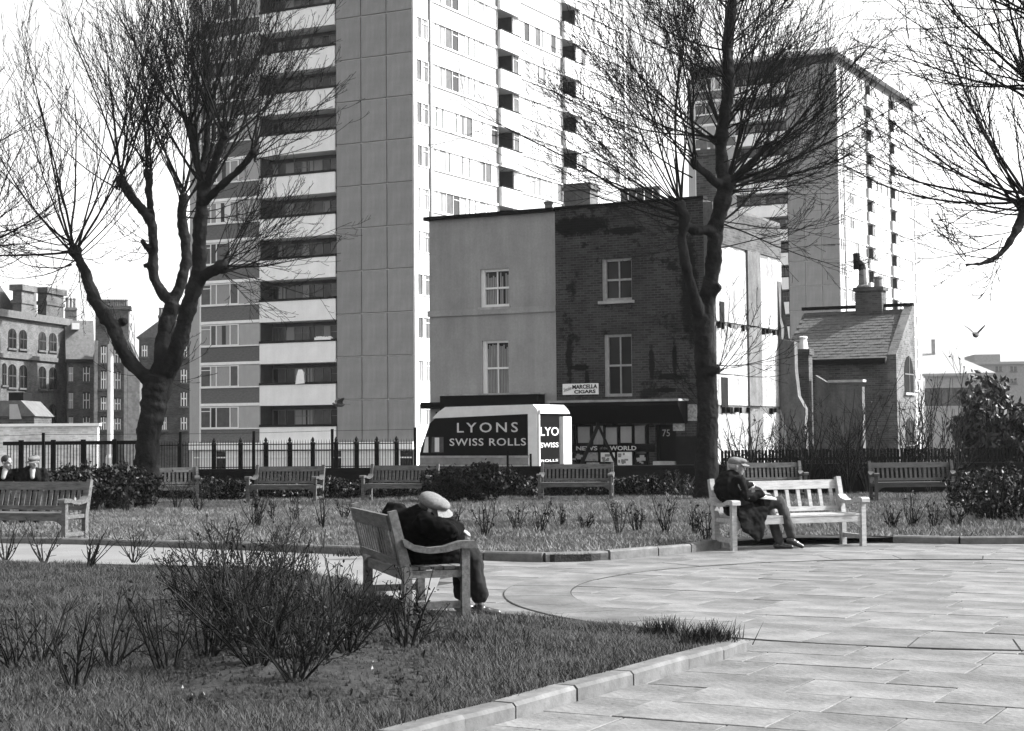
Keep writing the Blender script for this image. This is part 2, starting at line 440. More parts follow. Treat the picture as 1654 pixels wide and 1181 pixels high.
def lawn(name, poly, h):
    m = MB()
    bm = bmesh.new()
    vs_ = [bm.verts.new((x, y, 0)) for x, y in poly]
    bm.faces.new(vs_)
    bmesh.ops.triangulate(bm, faces=bm.faces[:])
    for _ in range(4):
        bmesh.ops.subdivide_edges(bm, edges=[e for e in bm.edges if e.calc_length() > 0.9], cuts=1)
        bmesh.ops.triangulate(bm, faces=bm.faces[:])
    for v in bm.verts: v.co.z = gz(v.co.y) + h + float(bumpz(v.co.x, v.co.y)) * 0.7
    me = bpy.data.meshes.new(name); bm.to_mesh(me); bm.free(); me.materials.append(MATS['lawn_soil'])
    o = inst(me, name); struct(o)
    # the turf has an edge with thickness
    ed = MB(); n = len(poly)
    for i in range(n):
        a, b = poly[i], poly[(i + 1) % n]
        ed.add([(a[0], a[1], gz(a[1]) - 0.05), (b[0], b[1], gz(b[1]) - 0.05), (b[0], b[1], gz(b[1]) + h + 0.005), (a[0], a[1], gz(a[1]) + h + 0.005)], [(0, 1, 2, 3)])
    ed.build('turf_edge', 'lawn_soil', o)
    return o
fg = lawn('lawn_foreground', FG_LAWN, 0.06)
md_ = lawn('lawn_middle', MID_LAWN, 0.08)

def blades(name, poly, n, y_lo, y_hi, x_lo, x_hi, hmin, hmax, w, m, h0, dens=None):
    X = rng.uniform(x_lo, x_hi, n); Y = y_lo + (y_hi - y_lo) * rng.uniform(0, 1, n)
    k = inside(poly, X, Y)
    k &= np.abs(X) < 0.33 * Y + 2.0              # what a step to the side could show
    if dens is not None: k &= rng.uniform(0, 1, n) < dens(X, Y)
    X, Y = X[k], Y[k]; n = len(X)
    Z = gz_np(Y) + h0 + bumpz(X, Y) * 0.7 - 0.004
    clump = 0.75 + 0.5 * (np.sin(X * 5.3 + 2 * np.sin(Y * 2.9)) * np.sin(Y * 4.1 + 1.7 * np.sin(X * 3.3)) * 0.5 + 0.5)
    H = rng.uniform(hmin, hmax, n) * clump; A = rng.uniform(0, 2 * np.pi, n); ln = rng.normal(0, 0.55, (n, 2)) * H[:, None]
    W = w * rng.uniform(0.6, 1.3, n)
    P = np.stack([X, Y, Z], 1); D = np.stack([np.cos(A), np.sin(A), 0 * A], 1) * W[:, None] / 2
    T = P + np.stack([ln[:, 0], ln[:, 1], H], 1)
    V = np.stack([P - D, P + D, T], 1).reshape(-1, 3); Fc = np.arange(3 * n).reshape(-1, 3)
    o = inst(np_mesh(name, V, Fc, m), name); o['kind'] = 'stuff'
    o['label'] = 'mown grass of the foreground lawn' if 'fore' in name else 'mown grass of the lawn behind the path'; o['category'] = 'grass'
    return o
BED = [(-1.9, 9.8), (-0.6, 9.8), (-0.45, 11.4), (-0.9, 12.6), (-1.5, 13.3), (-2.0, 13.0), (-2.3, 12.0), (-2.2, 10.8)]
def bed_d(X, Y): return np.where(inside(BED, X, Y), 0.25, 1.0)
blades('foreground_grass', FG_LAWN, 460000, 7.0, 22.5, -10, 2, 0.02, 0.065, 0.007, 'grass', 0.06, bed_d)
blades('middle_grass', MID_LAWN, 300000, 20.5, 45, -16, 16, 0.03, 0.075, 0.014, 'grass_far', 0.08)

# ---- rose bed soil with clods
def soil_bed():
    m = MB(); pts = []
    o = MB()
    n = len(BED)
    c = Vector((sum(p[0] for p in BED) / n, sum(p[1] for p in BED) / n))
    rings = 14; seg = 60
    def edge(a):
        d = Vector((math.cos(a), math.sin(a))); best = 0.1
        for i in range(n):
            p, q = Vector(BED[i]), Vector(BED[(i + 1) % n]); e = q - p; w = p - c
            den = d.x * e.y - d.y * e.x
            if abs(den) < 1e-9: continue
            t = (w.x * e.y - w.y * e.x) / den; s = (w.x * d.y - w.y * d.x) / den
            if t > 0 and 0 <= s <= 1: best = t
        return best * (0.93 + 0.07 * math.sin(a * 9) + 0.04 * math.sin(a * 23))
    vs_ = []; fs = []
    for i in range(rings + 1):
        for j in range(seg):
            a = 2 * math.pi * j / seg; r = edge(a) * i / rings
            x, y = c.x + r * math.cos(a), c.y + r * math.sin(a)
            z = 0.06 + float(bumpz(x, y)) * 0.7 + (0.03 + 0.02 * random.random()) * (1 - (i / rings) ** 6) - (0.02 if i == rings else 0)
            vs_.append((x, y, z))
    for i in range(rings):
        for j in range(seg): fs.append((i * seg + j, (i + 1) * seg + j, (i + 1) * seg + (j + 1) % seg, i * seg + (j + 1) % seg))
    b = struct(MB().add(vs_, fs).build('rose_bed', 'lawn_soil'))
    k = MB()
    for _ in range(1500):
        while True:
            x, y = random.uniform(-2.4, -0.4), random.uniform(9.7, 13.4)
            if inside(BED, np.array([x]), np.array([y]))[0]: break
        r = random.uniform(0.008, 0.028); z = 0.1 + float(bumpz(x, y)) * 0.7
        vs_ = [(x + r * random.uniform(.5, 1.2), y, z - r), (x - r * .6, y + r * random.uniform(.5, 1.2), z - r), (x - r * .6, y - r * random.uniform(.5, 1.2), z - r), (x, y, z + r * random.uniform(.5, 1.3))]
        k.add(vs_, [(0, 1, 3), (1, 2, 3), (2, 0, 3), (2, 1, 0)], 1 if (r < .012 and random.random() < 0.05) else 0)
    o = k.build('soil_clods', ['lawn_soil', 'cloth_grey'], b); stuff(o)
soil_bed()

# ---- paving: slabs one by one round the circular place, dark joints below
pv = struct(sheet('paving', 'joint', [-16, -8, 0, 8, 16], [6, 12, 18, 24, 27], lambda x, y: -0.009))
slab_meshes = {}
def slab(w, d):
    key = (round(w, 2), round(d, 2))
    if key not in slab_meshes:
        g = 0.0055; b = 0.003
        w2, d2 = w / 2 - g, d / 2 - g
        m = MB()
        m.add([(-w2, -d2, -0.05), (w2, -d2, -0.05), (w2, d2, -0.05), (-w2, d2, -0.05), (-w2, -d2, -b), (w2, -d2, -b), (w2, d2, -b), (-w2, d2, -b),
               (-w2 + b, -d2 + b, 0), (w2 - b, -d2 + b, 0), (w2 - b, d2 - b, 0), (-w2 + b, d2 - b, 0)],
              [(0, 1, 5, 4), (1, 2, 6, 5), (2, 3, 7, 6), (3, 0, 4, 7), (4, 5, 9, 8), (5, 6, 10, 9), (6, 7, 11, 10), (7, 4, 8, 11), (8, 9, 10, 11)])
        slab_meshes[key] = m.mesh('paving_slab', 'paving')
    return slab_meshes[key]
random.seed(21)
n_slab = 0
py = 8.0
row = 0
ANGP = YAW
ca, sa = math.cos(ANGP), math.sin(ANGP)
def place_slab(cx, cy, w, d):
    global n_slab
    o = inst(slab(w, d), 'paving_slab', pv, (cx, cy, random.uniform(-0.003, 0.002)))
    o.rotation_euler = (random.gauss(0, 0.003), random.gauss(0, 0.003), ANGP + random.gauss(0, 0.004)); n_slab += 1
v_ = 0.0
far_slabs = MB()
while v_ < 34:
    d = random.choice([0.61, 0.61, 0.76, 0.53])
    u_ = -16 + random.uniform(0, 0.9)
    while u_ < 16:
        w = random.choice([0.76, 0.91, 0.91, 1.07, 0.61])
        x = (u_ + w / 2) * ca - (v_ + d / 2) * sa; y = (u_ + w / 2) * sa + (v_ + d / 2) * ca
        u_ += w
        rr = math.hypot(x - PC.x, y - PC.y)
        if abs(x) > 0.33 * y + 3.5 or y > 25.6 or y < 6.2: continue
        X, Y = np.array([x]), np.array([y])
        cov = [(x + a * 0.6, y + b * 0.5) for a in (-1, 0, 1) for b in (-1, 0, 1)]
        cx_, cy_ = np.array([c[0] for c in cov]), np.array([c[1] for c in cov])
        if inside(FG_LAWN, cx_, cy_).all() or inside(MID_LAWN, cx_, cy_).all(): continue
        if x < -0.9 and y > 15 and not (x > -1.5 and y < 17.5): continue        # the side path is one smooth surface
        if y < 24.6 and n_slab < 300 and abs(x) < .31 * y + .5 and y > 8: place_slab(x, y, w, d)
        else:
            g = 0.008
            far_slabs.prism_z([(x + p * ca - q * sa, y + p * sa + q * ca) for p, q in ((-w / 2 + g, -d / 2 + g), (w / 2 - g, -d / 2 + g), (w / 2 - g, d / 2 - g), (-w / 2 + g, d / 2 - g))], -0.05, random.uniform(-0.003, 0.002))
    v_ += d
if far_slabs.v:
    o = far_slabs.build('far_slabs', 'paving', pv); stuff(o)
# ring of wedge slabs
def wedge(r0, r1, a0, a1, z0, z1, m=None, n=4):
    m = m or MB(); poly = []
    for i in range(n + 1):
        a = a0 + (a1 - a0) * i / n; poly.append((PC.x + r0 * math.cos(a), PC.y + r0 * math.sin(a)))
    for i in range(n, -1, -1):
        a = a0 + (a1 - a0) * i / n; poly.append((PC.x + r1 * math.cos(a), PC.y + r1 * math.sin(a)))
    return m.prism_z(poly, z0, z1)
jr = MB(); wedge(4.0 - 0.012, 4.65 + 0.012, 0, 2 * math.pi - 1e-4, -0.02, 0.0045, jr, 160)
jr.build('ring_joint', 'joint', pv)
aa = 0.0
while aa < 2 * math.pi - 0.05:
    st = random.choice([0.2, 0.24, 0.17]); st = min(st, 2 * math.pi - aa)
    x, y = PC.x + 4.3 * math.cos(aa), PC.y + 4.3 * math.sin(aa)
    if True: wedge(4.0, 4.65, aa + 0.0018, aa + st - 0.0018, -0.02, 0.0085 + random.uniform(-.001, .001)).build('ring_slab', 'paving', pv)
    aa += st
# side path between the two lawns
pth = struct(MB().prism_z([(-15, 22), (-6.3, 20.5), (-3.4, 19.6), (-2.2, 18.8), (-1.5, 17.2), (-1.2, 16.2), (-0.8, 17.2), (-0.85, 21.8), (-1.8, 22.6), (-6.1, 25.2), (-15, 28)], -0.02, 0.012).build('path', 'path'))

# ---- kerb stones, one by one
random.seed(5)
def kerb_run(parent, pts, lo, hi, w=0.11, seg=(0.75, 0.95)):
    P = [Vector((a, b, 0)) for a, b in pts]; i = 0; cur = P[0]
    dist = [0]
    for a, b in zip(P, P[1:]): dist.append(dist[-1] + (b - a).length)
    def at(s):
        for k in range(len(P) - 1):
            if s <= dist[k + 1]: return P[k].lerp(P[k + 1], (s - dist[k]) / (dist[k + 1] - dist[k]))
        return P[-1]
    s = 0
    while s < dist[-1] - 0.05:
        e = min(s + random.uniform(*seg), dist[-1])
        p, q = at(s), at(e); d = (q - p).normalized(); L = (q - p).length - 0.012
        zt = gz(p.y) + hi + random.uniform(-0.006, 0.006)
        m = MB()
        m.prism_x([(-w / 2, lo), (w / 2, lo), (w / 2, 0), (-w / 2 + 0.02, 0), (-w / 2, -0.02)], -L / 2, L / 2)
        mid = (p + q) / 2
        o = m.build('kerb_stone', 'kerb', parent, loc=(mid.x, mid.y, zt)); o.rotation_euler = (random.gauss(0, .01), random.gauss(0, .006), math.atan2(d.y, d.x) + random.gauss(0, .008))
        s = e
kerb_run(md_, MID_LAWN[2:12], -0.2, 0.115)
kerb_run(md_, MID_LAWN[14:18], -0.2, 0.10)
kerb_run(fg, [(a + .05, b - .03) for a, b in FG_LAWN[1:6]], -0.2, 0.085, 0.15, (0.5, 0.8))
# ================================================================== TOWER BLOCKS
random.seed(3)
ST, P0 = 2.65, 3.36 + 1.9                        # storey height, height of the lowest full parapet above the tower's foot
NST = 14
def win_mesh(w, h, mull, top_lights=(), axis='x', depth=0.09, fw=0.055):
    """frame of a window of width w, height h; mullions at fractions; faces -y (axis x) or +x (axis y)"""
    m = MB()
    def bx(a0, a1, z0, z1, d=depth):
        if axis == 'x': m.box(a0, a1, -d, 0.03, z0, z1)
        else: m.box(-0.03, d, a0, a1, z0, z1)
    bx(0, fw, 0, h); bx(w - fw, w, 0, h)
    bx(fw, w - fw, 0, fw, depth * 0.97); bx(fw, w - fw, h - fw, h, depth * 0.97)
    for q in mull: bx(q * w - fw / 2, q * w + fw / 2, fw, h - fw, depth * 0.9)
    for a, b, z in top_lights: bx(a * w + fw, b * w - fw / 2, z * h, z * h + fw * 0.8, depth * 0.8)
    return m
def glass_mesh(name, w, h, mull, axis, weights, curt=('curtain', 'curtain_white', 'glass', 'glass_mid')):
    m = MB(); e = [0] + list(mull) + [1]
    for a, b in zip(e, e[1:]):
        k = random.choices(range(4), weights)[0]
        a_, b_ = a * w + 0.01, b * w - 0.01
        if axis == 'x': m.add([(a_, 0, 0.01), (b_, 0, 0.01), (b_, 0, h - .01), (a_, 0, h - .01)], [(0, 1, 2, 3)], k)
        else: m.add([(0, a_, 0.01), (0, b_, 0.01), (0, b_, h - .01), (0, a_, h - .01)], [(0, 1, 2, 3)], k)
        if k in (0, 1) and random.random() < 0.5:      # a drawn curtain leaves a dark gap
            g = a_ + (b_ - a_) * random.uniform(0.3, 0.7); gw = (b_ - a_) * random.uniform(0.12, 0.3)
            if axis == 'x': m.add([(g, -0.006, 0.03), (g + gw, -0.006, 0.03), (g + gw, -0.006, h - .03), (g, -0.006, h - .03)], [(0, 1, 2, 3)], 2 if axis == 'x' else 3)
            else: m.add([(0.006, g, 0.03), (0.006, g + gw, 0.03), (0.006, g + gw, h - .03), (0.006, g, h - .03)], [(0, 1, 2, 3)], 3)
    return m.mesh(name, list(curt))
XB0, XB1, XW0, XL = -5.58, -11.4, -16.14, -16.9   # panels | balconies | windows | end strip
TB = [(2.32, 11.03), (13.35, 20.94), (23.4, 32.0)]
TR = [(11.03, 13.35), (20.94, 23.4)]
DEP = 34.4
PM = {}
def tower_parts():
    M = {}
    pw = (0 - XB0) / 3
    m = MB(); g = 0.02
    for_panel = MB()
    for_panel.add([(g, 0.1, g), (pw - g, 0.1, g), (pw - g, 0.1, ST - g), (g, 0.1, ST - g), (g + .03, -0.0, g + .03), (pw - g - .03, -0.0, g + .03), (pw - g - .03, -0.0, ST - g - .03), (g + .03, -0.0, ST - g - .03)],
                  [(4, 5, 6, 7), (0, 1, 5, 4), (1, 2, 6, 5), (2, 3, 7, 6), (3, 0, 4, 7)])
    M['panel'] = for_panel.mesh('concrete_panel', 'panel')
    bwid = XB0 - XB1
    M['parapet'] = MB().box(0.02, bwid - 0.06, -0.06, 0.06, 0, 1.30).box(0.02, bwid - 0.06, 0.06, 1.38, 0.0, 0.2).mesh('balcony_parapet', 'parapet')
    M['handrail'] = MB().box(0.0, bwid - 0.02, -0.10, 0.10, 1.303, 1.45).mesh('handrail', 'iron')
    M['band'] = MB().box(XW0 - XB1, -0.01, -0.05, 0.1, 0.03, 0.21).mesh('slab_edge', 'parapet')
    M['spandrel'] = MB().box(XW0 - XB1 + 0.06, -0.01, 0.02, 0.12, 0.215, 1.19).mesh('spandrel', 'spandrel_brick')
    M['sill'] = MB().box(XW0 - XB1, -0.01, -0.07, 0.1, 1.194, 1.27).mesh('window_sill', 'frame_white')
    ww, wh = 3.05, 1.36
    fm = (0.27, 0.42, 0.78)
    M['fwin'] = win_mesh(ww, wh, fm, [(0.0, 0.27, 0.78)], 'x').mesh('window', 'frame_white')
    M['fglass'] = [glass_mesh('pane', ww, wh, fm, 'x', (5, 2, 1.2, 2)) for _ in range(5)]
    M['infill'] = MB().box(ww + 0.01, XB1 - XW0 - 0.01, -0.01, 0.12, 0.0, wh).mesh('infill_panel', 'infill')
    bm_ = (0.08, 0.18, 0.3, 0.4, 0.5, 0.56, 0.68, 0.78, 0.88)
    M['bwin'] = win_mesh(bwid - 0.1, 2.2, bm_, [(0.3, 0.5, 0.8), (0.78, 0.97, 0.8)], 'x', 0.05, 0.045).mesh('balcony_window', 'frame_grey')
    M['bglass'] = [glass_mesh('pane', bwid - 0.1, 2.2, bm_, 'x', (2.2, 0.25, 3, 4)) for _ in range(6)]
    # right-hand face (local y runs away along the face)
    M['nwin'] = win_mesh(1.5, 1.36, (0.45,), [(0.45, 0.98, 0.72)], 'y').mesh('window', 'frame_white')
    M['nglass'] = [glass_mesh('pane', 1.5, 1.36, (0.45,), 'y', (3, 4, 0.6, 2)) for _ in range(5)]
    M['nspan'] = MB().box(-0.1, 0.03, 0.0, 1.62, -ST + 1.37, -0.01).mesh('spandrel', 'white_wall')
    M['rwin'] = []; M['rglass'] = []; M['rspan'] = []; M['rsill'] = []
    for a, b in TB:
        w = b - a; n = int(round(w / 0.85)); q = tuple(i / n for i in range(1, n))
        M['rwin'].append(win_mesh(w - 0.02, 1.36, q, [(i / n, (i + 1) / n, 0.75) for i in range(0, n, 3)], 'y', 0.07, 0.05).mesh('window', 'frame_white'))
        M['rglass'].append([glass_mesh('pane', w - 0.02, 1.36, q, 'y', (2, 6, 0.5, 1)) for _ in range(5)])
        M['rspan'].append(MB().box(-0.1, 0.02, 0.01, w - 0.01, 0.1, ST - 1.36 - 0.08).mesh('spandrel', 'pale_brick'))
        M['rsill'].append(MB().box(-0.1, 0.09, 0.0, w, ST - 1.36 - 0.075, ST - 1.36 - 0.002).box(-0.1, 0.12, 0.0, w, -0.05, 0.095).mesh('window_sill', 'frame_white'))
    M['rpar'] = MB().box(-0.02, 0.32, 0.02, 3.0, 0, 1.28).box(-1.5, -0.02, 0.02, 2.3, 0, 0.2).mesh('balcony_parapet', 'white_wall')
    M['rrail'] = MB().box(-0.04, 0.34, 0.0, 3.02, 1.283, 1.36).mesh('handrail', 'iron')
    M['rdoor'] = MB().box(0, 0.05, 0.3, 1.9, 0.2, 2.3, 0).box(0.05, 0.08, 0.3, 0.4, 0.2, 2.3, 1).box(0.05, 0.08, 1.8, 1.9, 0.2, 2.3, 1).box(0.05, 0.08, 0.4, 1.8, 1.75, 1.83, 1).box(0.05, 0.08, 0.4, 1.8, 1.2, 1.26, 1).mesh('balcony_door', ['glass', 'frame_grey'])
    return M
PM = tower_parts()
def tower(loc, label):
    t = thing('tower_block', label, 'tower block', loc, YAW, 'tower blocks')
    top = P0 + ST * NST
    c = MB()
    c.box(XL, XB1, 0.10, DEP, 0, top)
    c.box(XB1, XB0, 1.42, DEP, 0, top)
    c.box(XB0, -3.0, 0.10, DEP, 0, top)
    yy = [0.1]
    prev = 0.1
    for a, b in TR: c.box(-3.0, -0.10, prev, a, 0, top); c.box(-3.0, -1.6, a, b, 0, top); prev = b
    c.box(-3.0, -0.10, prev, DEP, 0, top)
    c.build('wall', 'white_wall', t)
    # foot of the building: white fascia over doors and glass
    f = MB().box(XL, 0.02, -0.25, 0.09, P0 - ST - 0.12, P0 - ST + 0.32); f.build('fascia', 'white_paint', t)
    k = MB(); x = XL + 0.2; random.seed(12)
    while x < -0.9:
        w = random.choice([0.9, 1.6, 0.8, 1.8])
        kd = 1 if w > 1.5 else 2
        k.box(x, x + w, -0.02, 0.09, 0.0, 2.40, kd if random.random() < 0.5 else 0)
        k.box(x, x + 0.07, -0.07, -0.02, 0.0, 2.42, 0); k.box(x + 0.07, x + w, -0.07, -0.02, 1.95, 2.03, 0)
        x += w + 0.05
    k.build('entrance_screen', ['frame_white', 'curtain_white', 'glass'], t)
    # end pilasters, edge strip and rainwater pipe
    MB().box(-0.02, 0.10, 0.0, 0.24, 0, top).build('corner_strip', 'white_wall', t)
    MB().box(-0.02, 0.14, 1.98, 2.30, 0, top).build('pilaster', 'panel', t)
    MB().box(-0.02, 0.14, 32.0, 32.35, 0, top).build('pilaster', 'white_wall', t)
    MB().box(-0.02, 0.10, 32.36, DEP, 0, top).build('end_panel', 'panel', t)
    for a, b in TR:
        MB().box(-0.05, 0.10, a - 0.05, a - 0.003, 0, top - 0.3).build('downpipe', 'panel', t)
        MB().box(-1.598, -1.58, a, b, 0, top - .01).box(-1.58, -0.06, a + .001, a + .02, 0, top - .01).box(-1.58, -0.06, b - .02, b - .001, 0, top - .01).build('recess_shade_lining', 'shade_and_dark_trim', t)  # added dark sheets: the shade inside the recess put into the colour
    MB().box(XB0 - .02, XB0 - .001, .08, 1.415, 0, top - .01).box(XB1 + .001, XB1 + .02, .08, 1.415, 0, top - .01).box(XB1 + .02, XB0 - .02, 1.40, 1.415, 0, top - .01).build('recess_shade_lining', 'shade_and_dark_trim', t)  # same painted shade on the back and sides of the front balconies
    MB().box(XL - 0.06, XW0, -0.03, 0.098, 0, top).build('edge_strip', 'infill', t)
    MB().box(XW0 + 0.002, XW0 + 0.07, -0.055, 0.098, P0 - ST + 0.4, top).build('edge_strip', 'frame_white', t)
    # roof
    MB().box(XL + 0.2, -0.35, 0.4, DEP - 0.4, top, top + 1.3).build('clerestory', 'shade_and_dark_trim', t)
    MB().box(XL - 0.35, 0.4, -0.35, DEP + 0.35, top + 1.3, top + 1.8).build('roof', 'white_wall', t)
    MB().box(-10, -5, 8, 16, top + 1.802, top + 3.6).build('lift_house', 'panel', t)
    for k in range(-1, NST):
        z = P0 + ST * k
        random.seed(100 + k)
        for i in range(3):
            inst(PM['panel'], 'concrete_panel', t, (XB0 + i * (0 - XB0) / 3, 0, z + 0.28))
        o = inst(PM['parapet'], 'balcony_parapet', t, (XB1, 0, z)); inst(PM['handrail'], 'handrail', o)
        inst(PM['band'], 'slab_edge', t, (XB1, 0, z)); inst(PM['spandrel'], 'spandrel', t, (XB1, 0, z)); inst(PM['sill'], 'window_sill', t, (XB1, 0, z))
        o = inst(PM['fwin'], 'window', t, (XW0 + 0.06, 0.02, z + 1.272)); inst(random.choice(PM['fglass']), 'pane', o, (0, -0.03, 0))
        inst(PM['infill'], 'infill_panel', t, (XW0, 0.0, z + 1.272))
        o = inst(PM['bwin'], 'balcony_window', t, (XB1 + 0.05, 1.36, z + 0.21)); inst(random.choice(PM['bglass']), 'pane', o, (0, -0.015, 0))
        o = inst(PM['nwin'], 'window', t, (-0.02, 0.38, z + 1.28)); inst(random.choice(PM['nglass']), 'pane', o, (0.02, 0, 0))
        inst(PM['nspan'], 'spandrel', t, (-0.02, 0.3, z + 1.27))
        for i, (a, b) in enumerate(TB):
            zz = z + 0.05
            inst(PM['rspan'][i], 'spandrel', t, (-0.02, a, zz)); inst(PM['rsill'][i], 'window_sill', t, (-0.02, a, zz))
            o = inst(PM['rwin'][i], 'window', t, (-0.03, a + 0.01, zz + ST - 1.36)); inst(random.choice(PM['rglass'][i]), 'pane', o, (0.02, 0, 0))
        for a, b in TR:
            o = inst(PM['rpar'], 'balcony_parapet', t, (0, a, z)); inst(PM['rrail'], 'handrail', o)
            inst(PM['rdoor'], 'balcony_door', t, (-1.575, a, z))
    return t
D1 = 103.0
t1 = tower(((668 - 827) / 2750 * D1, D1, -1.9), 'large tower block behind the plastered house, its sunlit side rising out of the picture')
D2 = 180.0
t2 = tower(((1359 - 827) / 2750 * D2, D2, -1.9), 'farther tower block behind the centre tree, its flat roof in view')
# things on the balconies of the nearer tower
def on_t1(x, y, off=0.0):
    org = t1.location + UY * off
    return onplane(x, y, Vector(org), UY)
p = on_t1(487, 613)
tag(MB().add([(-0.26, -0.17, 0.25), (0.26, -0.17, 0.25), (0.33, -0.19, -0.25), (-0.34, -0.19, -0.3), (-0.16, -0.12, 0.62), (0.14, -0.12, 0.62), (-0.16, 0.16, 0.4), (0.14, 0.16, 0.4), (-0.26, -0.09, 0.25), (0.26, -0.09, 0.25), (0.33, -0.11, -0.25), (-0.34, -0.11, -0.3)],
              [(0, 3, 2, 1), (0, 1, 5, 4), (4, 5, 7, 6), (8, 9, 10, 11), (3, 11, 10, 2), (0, 8, 11, 3), (1, 2, 10, 9), (4, 6, 8, 0), (5, 1, 9, 7), (6, 7, 9, 8)]).build('white_cloth', 'paper', None, False, p, YAW),
    'white cloth hung over a low balcony parapet of the large tower', 'cloth')
p = on_t1(523, 546.5)
b = MB().box(-0.6, 0.6, -0.16, 0.12, 0, 0.16)
for i in range(14): x = random.uniform(-.55, .55); b.box(x, x + .05, -0.08, 0.05, 0.16, 0.16 + random.uniform(.03, .1))
tag(b.build('window_box', 'paper', None, False, (p.x, p.y, p.z - 0.1), YAW), 'long white planter standing on a balcony rail of the large tower', 'planter')

# ================================================================== PLASTERED HOUSE AND BRICK SHOP
D3 = 55.0
ORG = atY(695, 700, D3); ORG.z = -0.2
def LF(x, y, off=0.0): return local_on_front(x, y, ORG + UY * off)
S1 = LF(897, 430)[0]; S2 = LF(1137, 430)[0]
HT = LF(695, 357)[1]
BD = 6.2                                          # depth of the houses
def sash(parent, x0, x1, z0, z1, rev=0.14, curtain='curtain', dark=False, fmat='frame_white', box_frame=True):
    w = MB()
    fw = 0.05
    y = rev
    if box_frame: w.box(x0, x0 + 0.13, y - 0.07, y + 0.06, z0, z1); w.box(x1 - 0.04, x1, y - 0.07, y + 0.06, z0, z1)
    w.box(x0 + 0.13, x1 - 0.04, y - 0.05, y + 0.06, z1 - 0.08, z1); w.box(x0 + .13, x1 - 0.04, y - 0.06, y + 0.06, z0, z0 + 0.09)
    zm = (z0 + z1) / 2
    w.box(x0 + .13, x1 - 0.04, y - 0.04, y + 0.05, zm - 0.03, zm + 0.03)
    xm = (x0 + x1 + .09) / 2
    w.box(xm - 0.018, xm + 0.018, y - 0.035, y + 0.04, z0 + 0.09, zm - 0.03); w.box(xm - 0.018, xm + 0.018, y - 0.035, y + 0.04, zm + 0.03, z1 - 0.08)
    o = w.build('window', fmat, parent)
    g = MB(); g.add([(x0 + .1, y + 0.02, z0 + .05), (x1 - .02, y + 0.02, z0 + .05), (x1 - .02, y + 0.02, z1 - .05), (x0 + .1, y + 0.02, z1 - .05)], [(0, 1, 2, 3)], 0)
    if not dark:
        for a in np.linspace(x0 + .12, x1 - .14, 13):     # folds of net curtain close behind the panes
            if random.random() < .8: g.box(a, a + (x1 - x0) / 22, y + 0.012, y + 0.018, z0 + .1, z1 - random.uniform(.1, .3), 1)
    g.build('pane', ['glass', curtain], o)
    return o
def wall_with_holes(m, x0, x1, z0, z1, holes, y0=0.0, y1=0.3, mi=0):
    """front wall as blocks round rectangular openings (all openings share no rows partly)"""
    xs = sorted({x0, x1, *[h[0] for h in holes], *[h[1] for h in holes]}); zs = sorted({z0, z1, *[h[2] for h in holes], *[h[3] for h in holes]})
    for i in range(len(xs) - 1):
        for j in range(len(zs) - 1):
            cx_, cz_ = (xs[i] + xs[i + 1]) / 2, (zs[j] + zs[j + 1]) / 2
            hole = any(h[0] < cx_ < h[1] and h[2] < cz_ < h[3] for h in holes)
            a, b, c, d = xs[i], xs[i + 1], zs[j], zs[j + 1]
            if not hole:
                m.add([(a, y0, c), (b, y0, c), (b, y0, d), (a, y0, d)], [(0, 1, 2, 3)], mi)
    for h in holes:
        a, b, c, d = h
        m.add([(a, y0, c), (b, y0, c), (b, y0, d), (a, y0, d), (a, y1, c), (b, y1, c), (b, y1, d), (a, y1, d)], [(0, 4, 5, 1), (1, 5, 6, 2), (2, 6, 7, 3), (3, 7, 4, 0)], mi)
    return m
def shell(m, x0, x1, y0, y1, z0, z1, mi=0, front=False):
    """the other three walls and a lid"""
    m.add([(x0, y0, z0), (x1, y0, z0), (x1, y1, z0), (x0, y1, z0), (x0, y0, z1), (x1, y0, z1), (x1, y1, z1), (x0, y1, z1)],
          [(1, 2, 6, 5), (2, 3, 7, 6), (3, 0, 4, 7), (4, 5, 6, 7)] + ([(0, 1, 5, 4)] if front else []), mi)
    return m
def rect(xa, ya, xb, yb):
    a = LF(xa, yb); b = LF(xb, ya); return a[0], b[0], a[1], b[1]
plh = thing('plastered_house', 'pale plastered two-window house with a black fascia, next to the dark brick shop', 'house', ORG, YAW)
h1 = rect(776, 433, 822, 497); h2 = rect(779, 549, 821, 640)
w = MB(); wall_with_holes(w, 0, S1 - 0.003, 0, HT, [h1, h2]); shell(w, 0, S1 - 0.003, 0, BD, 0, HT)
w.build('wall', 'stucco', plh)
sash(plh, *h1); sash(plh, *h2)
zc = LF(800, 505)[1]
MB().box(-0.05, S1 - 0.003, -0.06, 0.0, zc - 0.05, zc + 0.14).build('string_course', 'stucco', plh)
MB().box(-0.14, S1 - 0.005, -0.14, 0.4, HT + 0.002, HT + 0.12).build('coping', 'black_paint', plh)
MB().box(h1[0] - .05, h1[1] + .05, -0.07, 0.12, h1[2] - 0.08, h1[2] - .003).build('window_sill', 'stone', plh)
a = LF(722, 655); b = LF(880, 637); c = LF(688, 657)
MB().box(a[0], b[0], -0.45, -0.002, a[1] - 0.2, b[1]).box(c[0], a[0] - .002, -0.35, -0.002, a[1] - 0.1, a[1] + 0.1).build('fascia', 'black_paint', plh)
MB().box(a[0] - .03, b[0] + .03, -0.5, -0.002, b[1] + .002, b[1] + 0.05).build('fascia_moulding', 'stone', plh)
MB().box(0.25, S1 - 0.5, -0.08, -0.003, 0.0, a[1] - 0.2, 0).box(0.5, 2.4, -0.1, -0.081, 0.8, 2.0, 1).box(2.8, 3.7, -0.1, -0.081, 0.1, 2.0, 1).build('shopfront', ['black_paint', 'glass'], plh)
pc = LF(868, 341)
